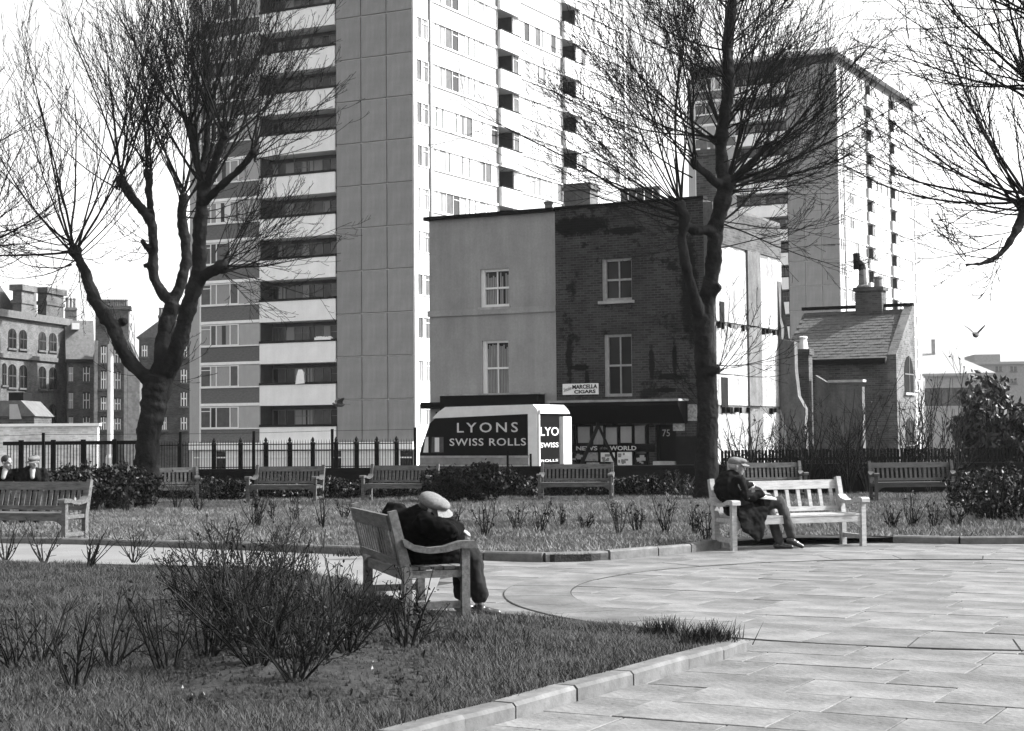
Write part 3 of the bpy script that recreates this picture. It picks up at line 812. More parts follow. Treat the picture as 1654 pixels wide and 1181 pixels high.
o = MB().lathe((pc[0], 0.8, HT + 0.1), [(0.13, 0), (0.12, 0.25), (0.15, 0.27), (0.15, 0.34), (0.1, 0.36)], 10).build('chimney_pot', 'pot', plh)

shp = thing('brick_shop', 'dark sooty brick corner shop with a black canopy behind the centre tree', 'shop', ORG, YAW)
h3 = rect(972, 416, 1020, 487); h4 = rect(976, 539, 1020, 641)
w = MB(); zt = LF(1000, 650)[1]
sh = (LF(925, 700)[0], LF(1048, 700)[0], LF(1000, 752, 0)[1], LF(1000, 686)[1]); dr = (LF(1058, 700)[0], LF(1092, 700)[0], 0.15, LF(1075, 686)[1])
HT2 = HT + 0.05
wall_with_holes(w, S1, S2, 0, HT2, [h3, h4, sh, dr]); shell(w, S1, S2, 0, BD, 0, HT2)
w.build('wall', 'stock_brick', shp)
sash(shp, *h3, dark=True, fmat='cloth_grey'); sash(shp, *h4, dark=True, fmat='cloth_grey')
MB().box(h3[0] - .08, h3[1] + .08, -0.12, 0.12, h3[2] - 0.09, h3[2] - .003).build('window_sill', 'stone', shp)
MB().box(S1, S2 + 0.03, -0.06, 0.3, HT2 + .002, HT2 + 0.09).build('coping', 'black_paint', shp)
# soot-dark patch of missing facing below the parapet
fx0, fx1 = LF(905, 650)[0], LF(1110, 647)[0]
fz = LF(1000, 650)[1]; fz2 = LF(1000, 684)[1]
MB().prism_x([(-0.002, fz), (-0.75, fz), (-0.75, fz - 0.12), (-0.25, fz2), (-0.002, fz2)], fx0, fx1).build('canopy', 'black_paint', shp)
MB().box(fx0 - .05, fx1 + .05, -0.82, -0.002, fz + .002, fz + .07).build('canopy_moulding', 'stone', shp)
# shop window: panels of blind, news board, posters
swin = MB(); swin.box(sh[0], sh[1], 0.1, 0.14, sh[2], sh[3])
so_ = swin.build('shop_window', 'glass', shp)
zb0, zb1 = LF(960, 716)[1], LF(960, 689)[1]
for xa, xb in ((932, 951), (957, 973), (977, 995), (1001, 1019), (1024, 1040)):
    a, b = LF(xa, 700)[0], LF(xb, 700)[0]
    MB().box(a, b, 0.06, 0.095, zb0 + random.uniform(-.06, .02), zb1 + random.uniform(-.05, .03)).build('window_blind', random.choice(['curtain', 'infill', 'panel']), so_)
for xa in (930, 954, 975, 998, 1021, 1044):
    a = LF(xa, 700)[0]; MB().box(a - .03, a + .03, 0.03, 0.098, sh[2], sh[3]).build('glazing_bar', 'black_paint', so_)
nb = MB().box(sh[0], sh[1] + .2, -0.05, -0.003, LF(980, 730)[1], LF(980, 718)[1]).build('news_board', 'black_paint', shp)
za, zb_ = LF(980, 727.5)[1], LF(980, 720.5)[1]
lettering('NEWS', nb, LF(932, 724)[0], LF(966, 724)[0], za, zb_, -0.056, 'letter', bold=0.02)
lettering('of the', nb, LF(970, 724)[0], LF(983, 724)[0], za + .03, zb_ - .02, -0.056, 'panel', bold=0.0)
lettering('WORLD', nb, LF(986, 724)[0], LF(1029, 724)[0], za, zb_, -0.056, 'letter', bold=0.02)
for xa, xb, ya, yb, mm in ((946, 966, 731, 745, 'poster'), (971, 993, 731, 746, 'paper'), (998, 1021, 730, 753, 'paper'), (1026, 1044, 733, 752, 'black_paint'), (948, 968, 747, 755, 'poster'), (925, 942, 731, 744, 'black_paint')):
    a, b = LF(xa, yb), LF(xb, ya)
    q = MB().box(a[0], b[0], -0.03, -0.003, a[1], b[1], 0)
    for _ in range(9):                            # blocks of print and picture
        x_, z_ = random.uniform(a[0], b[0] - .12), random.uniform(a[1], b[1] - .1)
        q.box(x_, min(b[0], x_ + random.uniform(.05, .16)), -0.034 - .0005 * _, -0.0301, z_, min(b[1], z_ + random.uniform(.02, .1)), 1)
    q.build('poster', [mm, 'panel' if mm == 'paper' else 'infill'], shp)
MB().box(dr[0], dr[1], 0.2, 0.25, dr[2], dr[3], 0).box(dr[0], dr[0] + .08, 0.12, 0.2, dr[2], dr[3], 1).box(dr[1] - .08, dr[1], 0.12, 0.2, dr[2], dr[3], 1).build('door', ['black_paint', 'iron'], shp)
a, b = LF(1066, 705), LF(1078, 694)
lettering('75', shp, a[0], b[0], a[1], b[1], 0.19, 'infill', 'house_number', bold=0.0)
a, b = LF(1060, 757), LF(1090, 745); MB().box(a[0], b[0], -0.5, 0.19, 0.0, 0.16).box(a[0], b[0], -0.25, 0.19, 0.162, max(0.3, b[1])).build('door_step', 'stone', shp)
for xa, xb, ya, yb in ((1088, 1106, 684, 696), (1112, 1126, 653, 680)):
    a, b = LF(xa, yb), LF(xb, ya); MB().box(a[0], b[0], -0.05, -0.003, a[1], b[1]).build('poster', 'poster', shp)
MB().box(LF(1092, 700)[0], LF(1130, 700)[0], -0.03, -0.002, 0.1, LF(1100, 705)[1]).build('panelling', 'dark_wall', shp)
# enamel sign
a, b = LF(910, 638), LF(967, 619)
sg = MB().box(a[0], b[0], -0.05, -0.003, a[1], b[1], 0).build('enamel_sign', 'white_paint', shp)
w_ = b[0] - a[0]; h_ = b[1] - a[1]
lettering('MARCELLA', sg, a[0] + w_ * .28, a[0] + w_ * .98, a[1] + h_ * .52, a[1] + h_ * .9, -0.056, 'iron', bold=0.03, skew=0.01)
lettering('CIGARS', sg, a[0] + w_ * .33, a[0] + w_ * .93, a[1] + h_ * .1, a[1] + h_ * .42, -0.056, 'iron', bold=0.03, skew=0.01)
lettering('Smoke', sg, a[0] + w_ * .03, a[0] + w_ * .25, a[1] + h_ * .35, a[1] + h_ * .72, -0.056, 'panel', skew=0.25)
# chimneys on the shop roof
def stack(parent, x0, x1, y0, y1, z0, z1, m='old_brick', pots=0, potm='pot', ph=0.5):
    s = MB().box(x0, x1, y0, y1, z0, z1 - 0.22).box(x0 - .06, x1 + .06, y0 - .06, y1 + .06, z1 - 0.22, z1 - 0.1).box(x0 - .02, x1 + .02, y0 - .02, y1 + .02, z1 - .1, z1)
    o = s.build('chimney_stack', m, parent)
    for i in range(pots):
        x = x0 + (x1 - x0) * (i + .5) / pots
        MB().lathe((x, (y0 + y1) / 2, z1), [(0.13, 0), (0.11, ph * .8), (0.15, ph * .82), (0.15, ph * .95), (0.1, ph)], 10).build('chimney_pot', potm, o)
    return o
a, b = LF(914, 335, 1.0), LF(955, 300, 1.0); stack(shp, a[0], b[0], 0.9, 1.5, HT2 - .1, b[1] + .1, 'cement')
a, b = LF(997, 330, 3.0), LF(1062, 304, 3.0); stack(shp, a[0], b[0], 3.0, 3.5, HT2 - .1, HT2 + 0.45, 'old_brick', 5, 'cement', 0.55)
a, b = LF(1125, 330, 4.5), LF(1156, 240, 4.5); stack(shp, a[0], b[0], 4.5, 5.1, HT2 - .1, b[1], 'house_brick', 2)
ae = thing('television_aerial', 'thin television aerial standing over the brick shop chimney', 'aerial', ORG + UX * (LF(935, 300, 1.2)[0]) + UY * 1.2 + Vector((0, 0, HT2 + .85)), YAW)
MB().tube([(0, 0, -0.4), (0, 0, 0.75)], [.015, .012], 5).build('mast', 'iron', ae)
for z in (0.5, 0.65): MB().tube([(-.45, 0, z), (.45, 0, z)], [.01, .01], 4).build('boom', 'iron', ae)
for x in np.linspace(-.42, .42, 7): MB().tube([(x, 0, .42), (x, 0, .74)], [.008, .008], 4).build('element', 'iron', ae)

# ---- the torn party wall to the right of the shop: limewashed rooms laid open
pw = thing('torn_party_wall', 'white limewashed party wall of a torn down house, in full sun', 'wall', ORG + UX * (S2 + 0.004), YAW)
PO = ORG + UX * (S2 + 0.05)
def LS(x, y, off=0.0): return local_on_side(x, y, PO + UX * off)
DP = BD
random.seed(44)
def ragged(y0, y1, z0, z1, n, amp, x0=0.0, x1=0.3, top=True):
    pts = [(y0, z0)] + [(y1, z0)]
    up = []
    for i in range(n + 1):
        f = 1 - i / n; up.append((y0 + (y1 - y0) * f, z1 + random.uniform(-amp, amp)))
    return pts + up
z_a, z_b, z_c, z_d = LS(1200, 725)[1], LS(1200, 662)[1], LS(1200, 532)[1], LS(1200, 412)[1]
base = MB().box(0, 0.30, 0.0, DP, 0, HT2 - 0.1, 0)
base.build('wall', 'cement', pw)
def face(name, m, y0, y1, z0, z1, proud, holes=()):
    q = MB()
    n = 9
    poly = [(y0, z0), (y1, z0)] + [(y1 - (y1 - y0) * i / n, z1 + (random.uniform(-.05, .05) if 0 < i < n else 0)) for i in range(n + 1)]
    q.prism_x(poly, 0.302, 0.302 + proud)
    return q.build(name, m, pw)
yA, yB, yC, yD = 0.05, LS(1192, 500)[0], LS(1213, 500)[0], DP - .02
rooms = [(max(0.1, z_a - .6), z_b - 0.12), (z_b + 0.12, z_c - 0.06), (z_c + 0.1, z_d)]
for r0, r1 in rooms:
    face('plaster', 'limewash', yA, yB, r0, r1, 0.03); face('plaster', 'limewash', yC, yD, r0, r1, 0.032)
    face('chimney_breast', 'cement', yB + .01, yC - .01, r0, r1 + .1, 0.09)
face('plaster', 'old_brick', yA, yD, z_d + 0.1, HT2 - 0.2, 0.03)
for zz in (z_b, z_c):                             # broken ends of floor joists
    for y in np.arange(0.15, DP - .1, 0.36):
        if yB < y < yC or random.random() < .35: continue
        MB().box(0.30, 0.30 + random.uniform(.04, .16), y, y + .07, zz - .09 + random.uniform(-.05, .03), zz + .06).build('joist_end', 'dark_wall', pw)
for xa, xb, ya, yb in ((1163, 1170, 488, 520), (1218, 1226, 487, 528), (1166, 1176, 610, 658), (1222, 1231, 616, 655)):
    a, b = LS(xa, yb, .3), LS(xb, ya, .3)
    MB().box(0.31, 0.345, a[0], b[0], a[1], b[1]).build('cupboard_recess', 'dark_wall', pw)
# ---- back wall and rubble yard behind it
bw_ = thing('roofless_back_wall', 'ragged grey back wall left standing between the party wall and the tiled house', 'wall', ORG + UX * (S2 + .36) + UY * (DP - .45), YAW)
BO = ORG + UX * (S2 + .36) + UY * (DP - .45)
def LB(x, y): return local_on_front(x, y, BO)
pts = [(0, 0), (LB(1300, 700)[0], 0)] + [LB(x, y) for x, y in ((1300, 660), (1289, 640), (1284, 598), (1283, 552), (1262, 548), (1262, 528), (1256, 505), (1250, 490), (1244, 474), (1240, 462))]
pts += [(0, LB(1240, 455)[1])]
MB().prism(pts, 0.0, 0.32).build('wall', 'cement', bw_)
MB().prism([(0.02, 0.05), (LB(1270, 700)[0], 0.05)] + [LB(x, y) for x, y in ((1270, 690), (1262, 666), (1244, 664))] + [(0.02, LB(1241, 662)[1])], -0.03, -0.002).build('plaster', 'limewash', bw_)
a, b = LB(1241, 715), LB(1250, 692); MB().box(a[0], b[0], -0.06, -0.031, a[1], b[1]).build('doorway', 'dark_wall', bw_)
for ya in (570, 597, 622, 640):
    a, b = LB(1241, ya + 13), LB(1250, ya); MB().box(a[0] + .03, b[0], -0.05, -0.002, a[1], b[1]).build('plaster_patch', 'limewash', bw_)

# ================================================================== TILED HOUSE
D4 = 60.0
TO = atY(1450, 690, D4); TO.z = -0.45
th = thing('tiled_house', 'low brick house with a tiled lean-to roof and an arched gable window', 'house', TO, YAW)
def LT(x, y, off=0.0): return local_on_front(x, y, TO + UY * off)
ze = LT(1450, 575)[1]; run = 2.6; zr = local_on_side(1480, 500, TO)[1]
xl = LT(1268, 560)[0]
MB().box(xl, -0.32, 0.0, 0.3, 0, ze - .02).box(xl, -.32, run - .3, run + .05, 0, zr - .1).box(xl, xl + .3, .3, run - .3, 0, ze - .02).build('wall', 'house_brick', th)
gp = [(0.0, 0), (run + .05, 0), (run + .05, zr + .1), (run - .15, zr + .1), (0.0, ze + .06)]
MB().prism_x(gp, -0.32, 0.0).build('gable_wall', 'grey_brick', th)
rf = MB().add([(xl - .1, -0.18, ze - .1), (-0.321, -0.18, ze - .1), (-0.321, run, zr), (xl - .1, run, zr), (xl - .1, -0.18, ze - .2), (-0.321, -0.18, ze - .2), (-0.321, run, zr - .1), (xl - .1, run, zr - .1)],
              [(0, 1, 2, 3), (7, 6, 5, 4), (0, 4, 5, 1), (2, 6, 7, 3), (1, 5, 6, 2), (3, 7, 4, 0)]).build('roof', 'tile_roof', th)
# courses of tiles, joined: too small to pick apart
tl = MB(); nr = 18; rl = math.hypot(run + .18, zr - ze + .1)
for i in range(nr):
    f0, f1 = i / nr, (i + 1.25) / nr
    y0, z0 = -0.2 + (run + .18) * f0, ze - .1 + (zr - ze + .1) * f0; y1, z1 = -0.2 + (run + .18) * min(f1, 1), ze - .1 + (zr - ze + .1) * min(f1, 1)
    x = xl - .1 + (0.12 if i % 2 else 0)
    while x < -0.36:
        w_ = min(0.24, -0.325 - x); dz = random.uniform(0.02, .045)
        tl.add([(x + .006, y0, z0 + dz), (x + w_ - .006, y0, z0 + dz), (x + w_ - .006, y1, z1 + .012), (x + .006, y1, z1 + .012), (x + .006, y0, z0), (x + w_ - .006, y0, z0)], [(0, 1, 2, 3), (4, 5, 1, 0)]); x += 0.24
stuff(tl.build('roof_tiles', 'tile_roof', rf))
MB().box(xl - .15, -0.0, run - .12, run + .1, zr + .102, zr + .22).build('ridge_coping', 'black_paint', th)
MB().box(xl, -0.321, -0.32, -0.19, ze - .26, ze - .06).build('gutter', 'iron', th)
def LG(x, y): return local_on_side(x, y, TO)
def arched(parent, y0, y1, z0, z1, x=0.0, m='dark_wall', name='window'):
    r = (y1 - y0) / 2; pts = [(y0, z0), (y1, z0), (y1, z1 - r)] + [((y0 + y1) / 2 + r * math.cos(t), z1 - r + r * math.sin(t)) for t in np.linspace(0.2, math.pi - .2, 7)] + [(y0, z1 - r)]
    o = MB().prism_x(pts, x + 0.004, x + 0.02).build(name, m, parent)
    MB().box(x - .02, x + .09, y0 - .08, y1 + .08, z0 - .09, z0).build('window_sill', 'stone', o)
    ym = (y0 + y1) / 2; MB().box(x + .0201, x + .04, ym - .02, ym + .02, z0, z1 - .05).box(x + .0201, x + .039, y0, y1, (z0 + z1) / 2 - .02, (z0 + z1) / 2 + .02).build('glazing_bar', 'frame_grey', o)
    return o
a, b = LG(1461, 634), LG(1474, 576); arched(th, max(a[0], .5), max(b[0], 1.2), a[1], b[1], 0.0)
arched(th, max(a[0], .5), max(b[0], 1.2), 0.4, LG(1465, 674)[1], 0.0, 'dark_wall', 'doorway')
a, b = LT(1386, 503, run), LT(1428, 470, run)
cs = MB().box(a[0], b[0], run - .35, run + .25, zr - .3, b[1]).box(a[0] - .06, b[0] + .08, run - .42, run + .3, b[1] + .002, b[1] + .14).build('chimney_stack', 'old_brick', th)
cx0 = a[0] + .22
MB().lathe((cx0, run - .05, b[1] + .14), [(0.24, 0), (0.24, .06), (0.17, .12), (0.14, .7)], 12).build('chimney_pot', 'pot', cs)
MB().tube([(cx0, run - .05, b[1] + .8), (cx0 - .05, run - .05, b[1] + 1.0), (cx0 - .2, run - .05, b[1] + 1.15)], [.15, .14, .12], 8).tube([(cx0 - .22, run - .05, b[1] + .85), (cx0 - .22, run - .05, b[1] + 1.45)], [.13, .13], 8).build('chimney_cowl', 'iron', cs)
MB().lathe((b[0] - .2, run - .05, b[1] + .14), [(0.17, 0), (0.14, .3), (0.17, .32), (.17, .4)], 12).build('chimney_pot', 'pot', cs)
# tall flue and low outhouse in front of it
FO = atY(1300, 690, 57.5); FO.z = -0.3
fl = thing('outhouse_flue', 'tall dark brick flue with a pale pot between the ragged wall and the tiled house', 'chimney', FO, YAW)
k = 57.5 / 2750
MB().box(-.24, .24, -.2, .2, 0, (691 - 572) * k + 1.9).box(-.29, .29, -.25, .25, (691 - 572) * k + 1.902, (691 - 565) * k + 1.95).build('flue', 'old_brick', fl)
MB().lathe((0, 0, (691 - 565) * k + 1.95), [(.17, 0), (.12, .35), (.15, .37), (.15, .42), (.1, .44)], 10).build('chimney_pot', 'paper', fl)
OO = atY(1318, 690, 57.2); OO.z = -0.3
oh = thing('outhouse', 'small roofless brick outhouse with pale coping beside the dark flue', 'outhouse', OO, YAW)
MB().prism([(0, 0), (1.6, 0), (1.6, (691 - 625) * k + 1.9), (1.05, (691 - 622) * k + 1.9), (.5, (691 - 620) * k + 1.9), (0, (691 - 605) * k + 1.9)], 0, .3).build('wall', 'cement', oh)
MB().box(.45, 1.65, -.06, .34, (691 - 619) * k + 1.93, (691 - 616) * k + 1.95).build('coping', 'stone', oh)

# ================================================================== FAR LEFT: OLD SCHOOL AND TENEMENTS
D5 = 150.0
def far_block(name, label, px0, px1, ytop, D, yaw, depth, m, cat='building', wmat='glass', group=None):
    """front edge set by two pixels; returns thing, width, height"""
    org = atY(px0, 690, D); org.z = -1.9
    t = thing(name, label, cat, org, yaw, group)
    ax = Vector((math.cos(yaw), math.sin(yaw), 0)); nrm = Vector((-math.sin(yaw), math.cos(yaw), 0))
    w_ = (onplane(px1, ytop, org, nrm) - org).dot(ax)
    h_ = onplane(px0, ytop, org, nrm).z - org.z
    def loc(x, y): p = onplane(x, y, org, nrm) - org; return p.dot(ax), p.z
    return t, w_, h_, loc
def far_window(t, loc, xa, ya, xb, yb, arch=True, fr='shade_and_dark_trim', gl='glass'):
    a, b = loc(xa, yb), loc(xb, ya); x0, x1, z0, z1 = a[0], b[0], a[1], b[1]; r = (x1 - x0) / 2
    m = MB(); e = .12
    if arch:
        pts = [(x0, z0), (x1, z0), (x1, z1 - r * .6)] + [((x0 + x1) / 2 + r * math.cos(q), z1 - r * .6 + .6 * r * math.sin(q)) for q in np.linspace(.25, math.pi - .25, 6)] + [(x0, z1 - r * .6)]
    else: pts = [(x0, z0), (x1, z0), (x1, z1), (x0, z1)]
    o = MB().prism(pts, -0.03, -0.004).build('window', gl, t)
    xm, zm = (x0 + x1) / 2, (z0 + z1) / 2
    MB().box(xm - .05, xm + .05, -.07, -.031, z0, z1 - .1).box(x0, x1, -.065, -.031, zm - .05, zm + .05).box(x0, x0 + .07, -.06, -.031, z0, z1 - r * .6).box(x1 - .07, x1, -.06, -.031, z0, z1 - r * .6).build('glazing_bar', fr, o)
    MB().box(x0 - .15, x1 + .15, -.15, -.004, z0 - .16, z0 - .002).build('window_sill', 'stone_grey', o)
# school: its long side runs away from the camera, facing right
yw = math.atan2(0.985, 0.17)
sc, W5, H5, lc = far_block('old_school', 'old brick school with arched windows in pairs at the left edge', -30, 110, 512, 135, yw, 8, 'school_brick', 'school')
hs = lc(40, 517)[1]
MB().box(0, W5, 0.0, 14, 0, hs).build('wall', 'school_brick', sc)
MB().box(-.2, W5 + .2, -.35, .2, hs + .002, hs + .6).build('cornice', 'stone_grey', sc)
z_ = lc(50, 578)[1]; MB().box(-.1, W5 + .05, -.2, -.002, z_ - .2, z_ + .15).build('string_course', 'stone_grey', sc)
for (xa, xb) in ((13, 26), (31, 43), (62, 74), (79, 91)):
    dy = xa * .12
    far_window(sc, lc, xa, 530 + dy * .9, xb, 561 + dy * .6); far_window(sc, lc, xa, 588 + dy * .6, xb, 625 + dy * .4); far_window(sc, lc, xa, 650 + dy * .3, xb, 690)
far_window(sc, lc, 3, 587, 10, 622)
MB().prism([(0, hs + .6), (W5, hs + .6), (W5 * .62, hs + 1.2), (W5 * .3, hs + 4.2), (0, hs + 6.2)], 2.0, 13).build('roof', 'slate', sc)
for xa, xb, yt, mm in ((40, 60, 463, 'school_brick'), (80, 108, 469, 'old_brick')):
    a, b = lc(xa, 520), lc(xb, yt)
    s_ = MB().box(a[0], b[0], .3, 1.1, hs + .3, b[1] - .5).box(a[0] - .25, b[0] + .25, .1, 1.3, b[1] - .498, b[1]).box(a[0] - .12, b[0] + .12, .2, 1.2, (a[1] + b[1]) / 2, (a[1] + b[1]) / 2 + .3)
    s_.build('chimney_stack', mm, sc)
for xa in (62, 69, 76):
    a = lc(xa, 500); MB().lathe((a[0], 1.3, hs + .6), [(.35, 0), (.28, 2.2), (.36, 2.3), (.36, 2.6)], 8).build('chimney_pot', 'pot', sc)
# mansard block
mb, W6, H6, lm = far_block('mansard_tenement', 'narrow brick tenement with a mansard roof beside the school', 108, 152, 545, 148, R(18), 8, 'old_brick')
hm = lm(120, 585)[1]
MB().box(0, W6, 0, 12, 0, hm).build('wall', 'school_brick', mb)
MB().prism_x([(0, hm), (12, hm), (10, lm(120, 515)[1]), (2.4, lm(120, 515)[1])], -.1, W6 + .1).build('roof', 'slate', mb)
MB().box(-.1, W6 + .1, -.25, .0, hm - .1, hm + .25).build('gutter', 'iron', mb)
for ya, yb in ((591, 616), (633, 660), (672, 694)):
    for xa, xb in ((111, 118), (134, 145)): far_window(mb, lm, xa, ya, xb, yb, False, 'frame_white', 'glass_mid')
o = MB().box(lm(117, 530)[0], lm(129, 530)[0], .7, 2.6, lm(120, 531)[1], lm(120, 521)[1]).build('dormer_window', 'frame_white', mb)
a = lm(125, 500)
stack(mb, lm(112, 520)[0], lm(130, 520)[0], 5, 6.5, lm(120, 520)[1], lm(120, 490)[1], 'school_brick', 3, 'pot', .9)
# stone-faced gable tenement with the long row of pots
gt, W7, H7, lg = far_block('gabled_tenement', 'gabled tenement with pale quoins and a long row of chimney pots behind the lamp post', 150, 226, 560, 140, R(10), 9, 'school_brick')
ap = lg(176, 524); el = lg(152, 556); er = lg(205, 556)
MB().prism([(0, 0), (W7, 0), (W7, lg(226, 590)[1]), (lg(207, 548)[0], lg(207, 548)[1]), (lg(203, 490)[0], lg(203, 545)[1]), ap, (lg(160, 545)[0], lg(160, 545)[1]), (0, lg(150, 575)[1])], 0, 9).build('wall', 'school_brick', gt)
for xa, xb in ((152, 158), (200, 206)):
    a, b = lg(xa, 694), lg(xb, 550); MB().box(a[0], b[0], -.12, -.002, 0, b[1]).build('quoins', 'stone', gt)
a, b = lg(205, 694), lg(226, 600); MB().box(a[0] + .05, b[0], -.1, -.002, 0, b[1]).build('stone_facing', 'stone', gt)
for ya, yb in ((558, 586), (598, 628), (640, 662), (672, 694)):
    far_window(gt, lg, 163, ya, 172, yb, False, 'frame_white', 'glass'); far_window(gt, lg, 185, ya + 2, 195, yb, False, 'frame_white', 'glass_mid')
a, b = lg(150, 530), lg(205, 490)
s_ = MB().box(a[0], b[0], 3, 5, a[1] - 2, b[1] - .3).box(a[0] - .2, b[0] + .2, 2.8, 5.2, b[1] - .298, b[1]).build('chimney_stack', 'school_brick', gt)
for i in range(13):
    x = a[0] + .25 + (b[0] - a[0] - .5) * i / 12; MB().lathe((x, 4, b[1]), [(.17, 0), (.13, .5), (.17, .52), (.17, .62)], 8).build('chimney_pot', 'pot', s_)
# dark tenement behind the tree trunk
dt, W8, H8, ld = far_block('dark_tenement', 'dark tenement with a hipped roof between the left tree trunk and the large tower', 224, 312, 560, 146, R(8), 9, 'old_brick')
hd = ld(260, 545)[1]
MB().box(0, W8, 0, 10, 0, hd).build('wall', 'old_brick', dt)
MB().prism([(-.3, hd), (W8 + .3, hd), (W8 * .75, ld(260, 518)[1]), (W8 * .35, ld(260, 518)[1])], 0.5, 9.5).build('roof', 'slate', dt)
stack(dt, ld(252, 540)[0], ld(262, 540)[0], 3, 4.2, hd, ld(255, 505)[1], 'school_brick', 2, 'pot', .7)
for xa, xb in ((229, 238), (262, 269), (292, 302)):
    for ya, yb in ((556, 576), (595, 618), (632, 656), (672, 694)): far_window(dt, ld, xa, ya, xb, yb, False, 'frame_white', 'glass_mid')
# pale yard wall with white coping
YW = atY(-20, 690, 62); YW.z = -0.5
yd = thing('yard_wall', 'low pale brick yard wall with a white coping behind the railings at left', 'wall', YW, R(4))
wl = (155 + 20) / 2750 * 62
zt_ = (703 - 688) * 62 / 2750 + 1.6 + .5
MB().box(0, wl, 0, .35, 0, zt_).build('wall', 'pale_yard_brick', yd)
MB().box(-.08, wl + .08, -.08, .43, zt_ + .002, zt_ + .1).build('coping', 'white_paint', yd)
hu = thing('tin_roof_hut', 'small dark hut with a pitched roof and skylight over the yard wall', 'hut', atY(-25, 690, 66) * 1.0, R(0))
hu.location.z = -.7
kk = 66 / 2750
MB().box(0, 80 * kk, 0, 2.5, 0, (703 - 672) * kk + 2.3).build('wall', 'old_brick', hu)
MB().prism([(-.1, (703 - 672) * kk + 2.31), (84 * kk, (703 - 672) * kk + 2.31), (60 * kk, (703 - 646) * kk + 2.3), (-.1, (703 - 646) * kk + 2.3)], -.15, 2.6).build('roof', 'slate', hu)
MB().add([(42 * kk, -.17, (703 - 676) * kk + 2.3), (62 * kk, -.17, (703 - 676) * kk + 2.3), (55 * kk, -.17, (703 - 652) * kk + 2.3), (42 * kk, -.17, (703 - 652) * kk + 2.3)], [(0, 1, 2, 3)]).build('skylight', 'infill', hu)
MB().box(31 * kk, 55 * kk, .6, 1.8, (703 - 646) * kk + 2.302, (703 - 632) * kk + 2.3).build('vent', 'iron', hu)

# ================================================================== FAR RIGHT
wh, W9, H9, lw = far_block('warehouse', 'pale warehouse with a long sheet roof beyond the evergreen bush', 1496, 1604, 612, 190, R(-14), 20, 'far_brick', 'warehouse')
he = lw(1550, 603)[1]
MB().box(0, W9, 0, 16, 0, he - .1).build('wall', 'far_pale', wh)
zr_ = lw(1500, 566)[1]
MB().add([(-.3, -.4, he), (W9 + .3, -.4, he), (W9 * .36, 8, zr_), (-.3, 8, zr_), (-.3, -.4, he - .3), (W9 + .3, -.4, he - .3), (W9 + .3, 16.4, he), (-.3, 16.4, he)], [(0, 1, 2, 3), (4, 5, 1, 0), (2, 1, 6), (3, 2, 6, 7)]).build('roof', 'roof_pale', wh)
for i in range(9):
    x = W9 * (i + .5) / 9; MB().box(x - .5, x + .5, -.05, -.002, he - 3.6, he - 1.6).build('window', 'glass_mid', wh)
MB().box(W9 * .1, W9 * .16, 7.4, 8.6, zr_ - .2, zr_ + 1.6).build('roof_vent', 'far_brick', wh)
ob, W10, H10, lo_ = far_block('distant_flats', 'hazy flat-roofed blocks on the skyline at the right edge', 1568, 1690, 590, 300, R(-6), 20, 'far_brick', 'flats')
h10 = lo_(1620, 586)[1]
MB().box(0, W10, 0, 18, 0, h10).build('wall', 'far_brick', ob)
MB().box(W10 * .08, W10 * .42, 1, 12, h10 + .002, lo_(1600, 572)[1]).build('roof_house', 'far_brick', ob)
MB().box(-.2, W10 + .2, -.3, .0, h10 - .3, h10 + .2).build('cornice', 'far_pale', ob)
for xa in (1608, 1614, 1632, 1638):
    for ya in (592, 612): far_window(ob, lo_, xa, ya, xa + 4, ya + 8, False, 'frame_grey', 'glass_mid')
# ================================================================== GARDEN WALL, RAILINGS, PALING
random.seed(9)
YF = 46.0
gw = thing('garden_wall', 'low dark brick wall along the far side of the garden', 'wall', (0, YF, -0.2))
zw = atY(450, 757, YF).z + 0.2
MB().box(-21, 21, 0, 0.3, 0, zw - .08).build('wall', 'dark_wall', gw)
MB().box(-21.05, 21.05, -0.04, 0.34, zw - .078, zw).build('coping', 'dark_wall', gw)
def fx(x, y=740): return atY(x, y, YF + .15).x
ra = thing('iron_railings', 'black iron railings with finial posts in front of the large tower', 'railings', (0, YF + .15, zw - .2))
zr0 = 0.02; zr1 = atY(450, 712, YF).z + .2 - zw
bar_me = MB().tube([(0, 0, 0), (0, 0, zr1 - .04), (0, 0, zr1 + .03)], [.009, .009, .002], 5).mesh('railing_bar', 'iron')
x = fx(244); xe = fx(670)
while x < xe: inst(bar_me, 'railing_bar', ra, (x, 0, 0)); x += 0.072
MB().box(fx(244), xe, -.02, .02, zr1 - .11, zr1 - .085).build('top_rail', 'iron', ra); MB().box(fx(244), xe, -.02, .02, .03, .055).build('bottom_rail', 'iron', ra)
post_me = MB().box(-.055, .055, -.055, .055, 0, zr1 - .09).lathe((0, 0, zr1 - .09), [(.07, 0), (.07, .03), (.03, .06), (.05, .1), (.03, .15), (.004, .19)], 8).mesh('railing_post', 'iron')
for px in (291, 345.6, 388.6, 429.4, 468, 505.3, 543, 575.7, 608.8, 640.4): inst(post_me, 'railing_post', ra, (fx(px), 0, 0))
ra2 = thing('iron_railings', 'black iron railings with a flat top rail in front of the pale yard wall', 'railings', (0, YF + .15, zw - .2))
x = fx(12); xe = fx(238)
zl = zr1 + .02
bar2 = MB().tube([(0, 0, 0), (0, 0, zl - .03)], [.013, .013], 5).mesh('railing_bar', 'iron')
while x < xe: inst(bar2, 'railing_bar', ra2, (x, 0, 0)); x += 0.085
MB().box(fx(5), xe, -.03, .03, zl - .08, zl + .02).build('top_rail', 'iron', ra2); MB().box(fx(5), xe, -.02, .02, .03, .055).build('bottom_rail', 'iron', ra2)
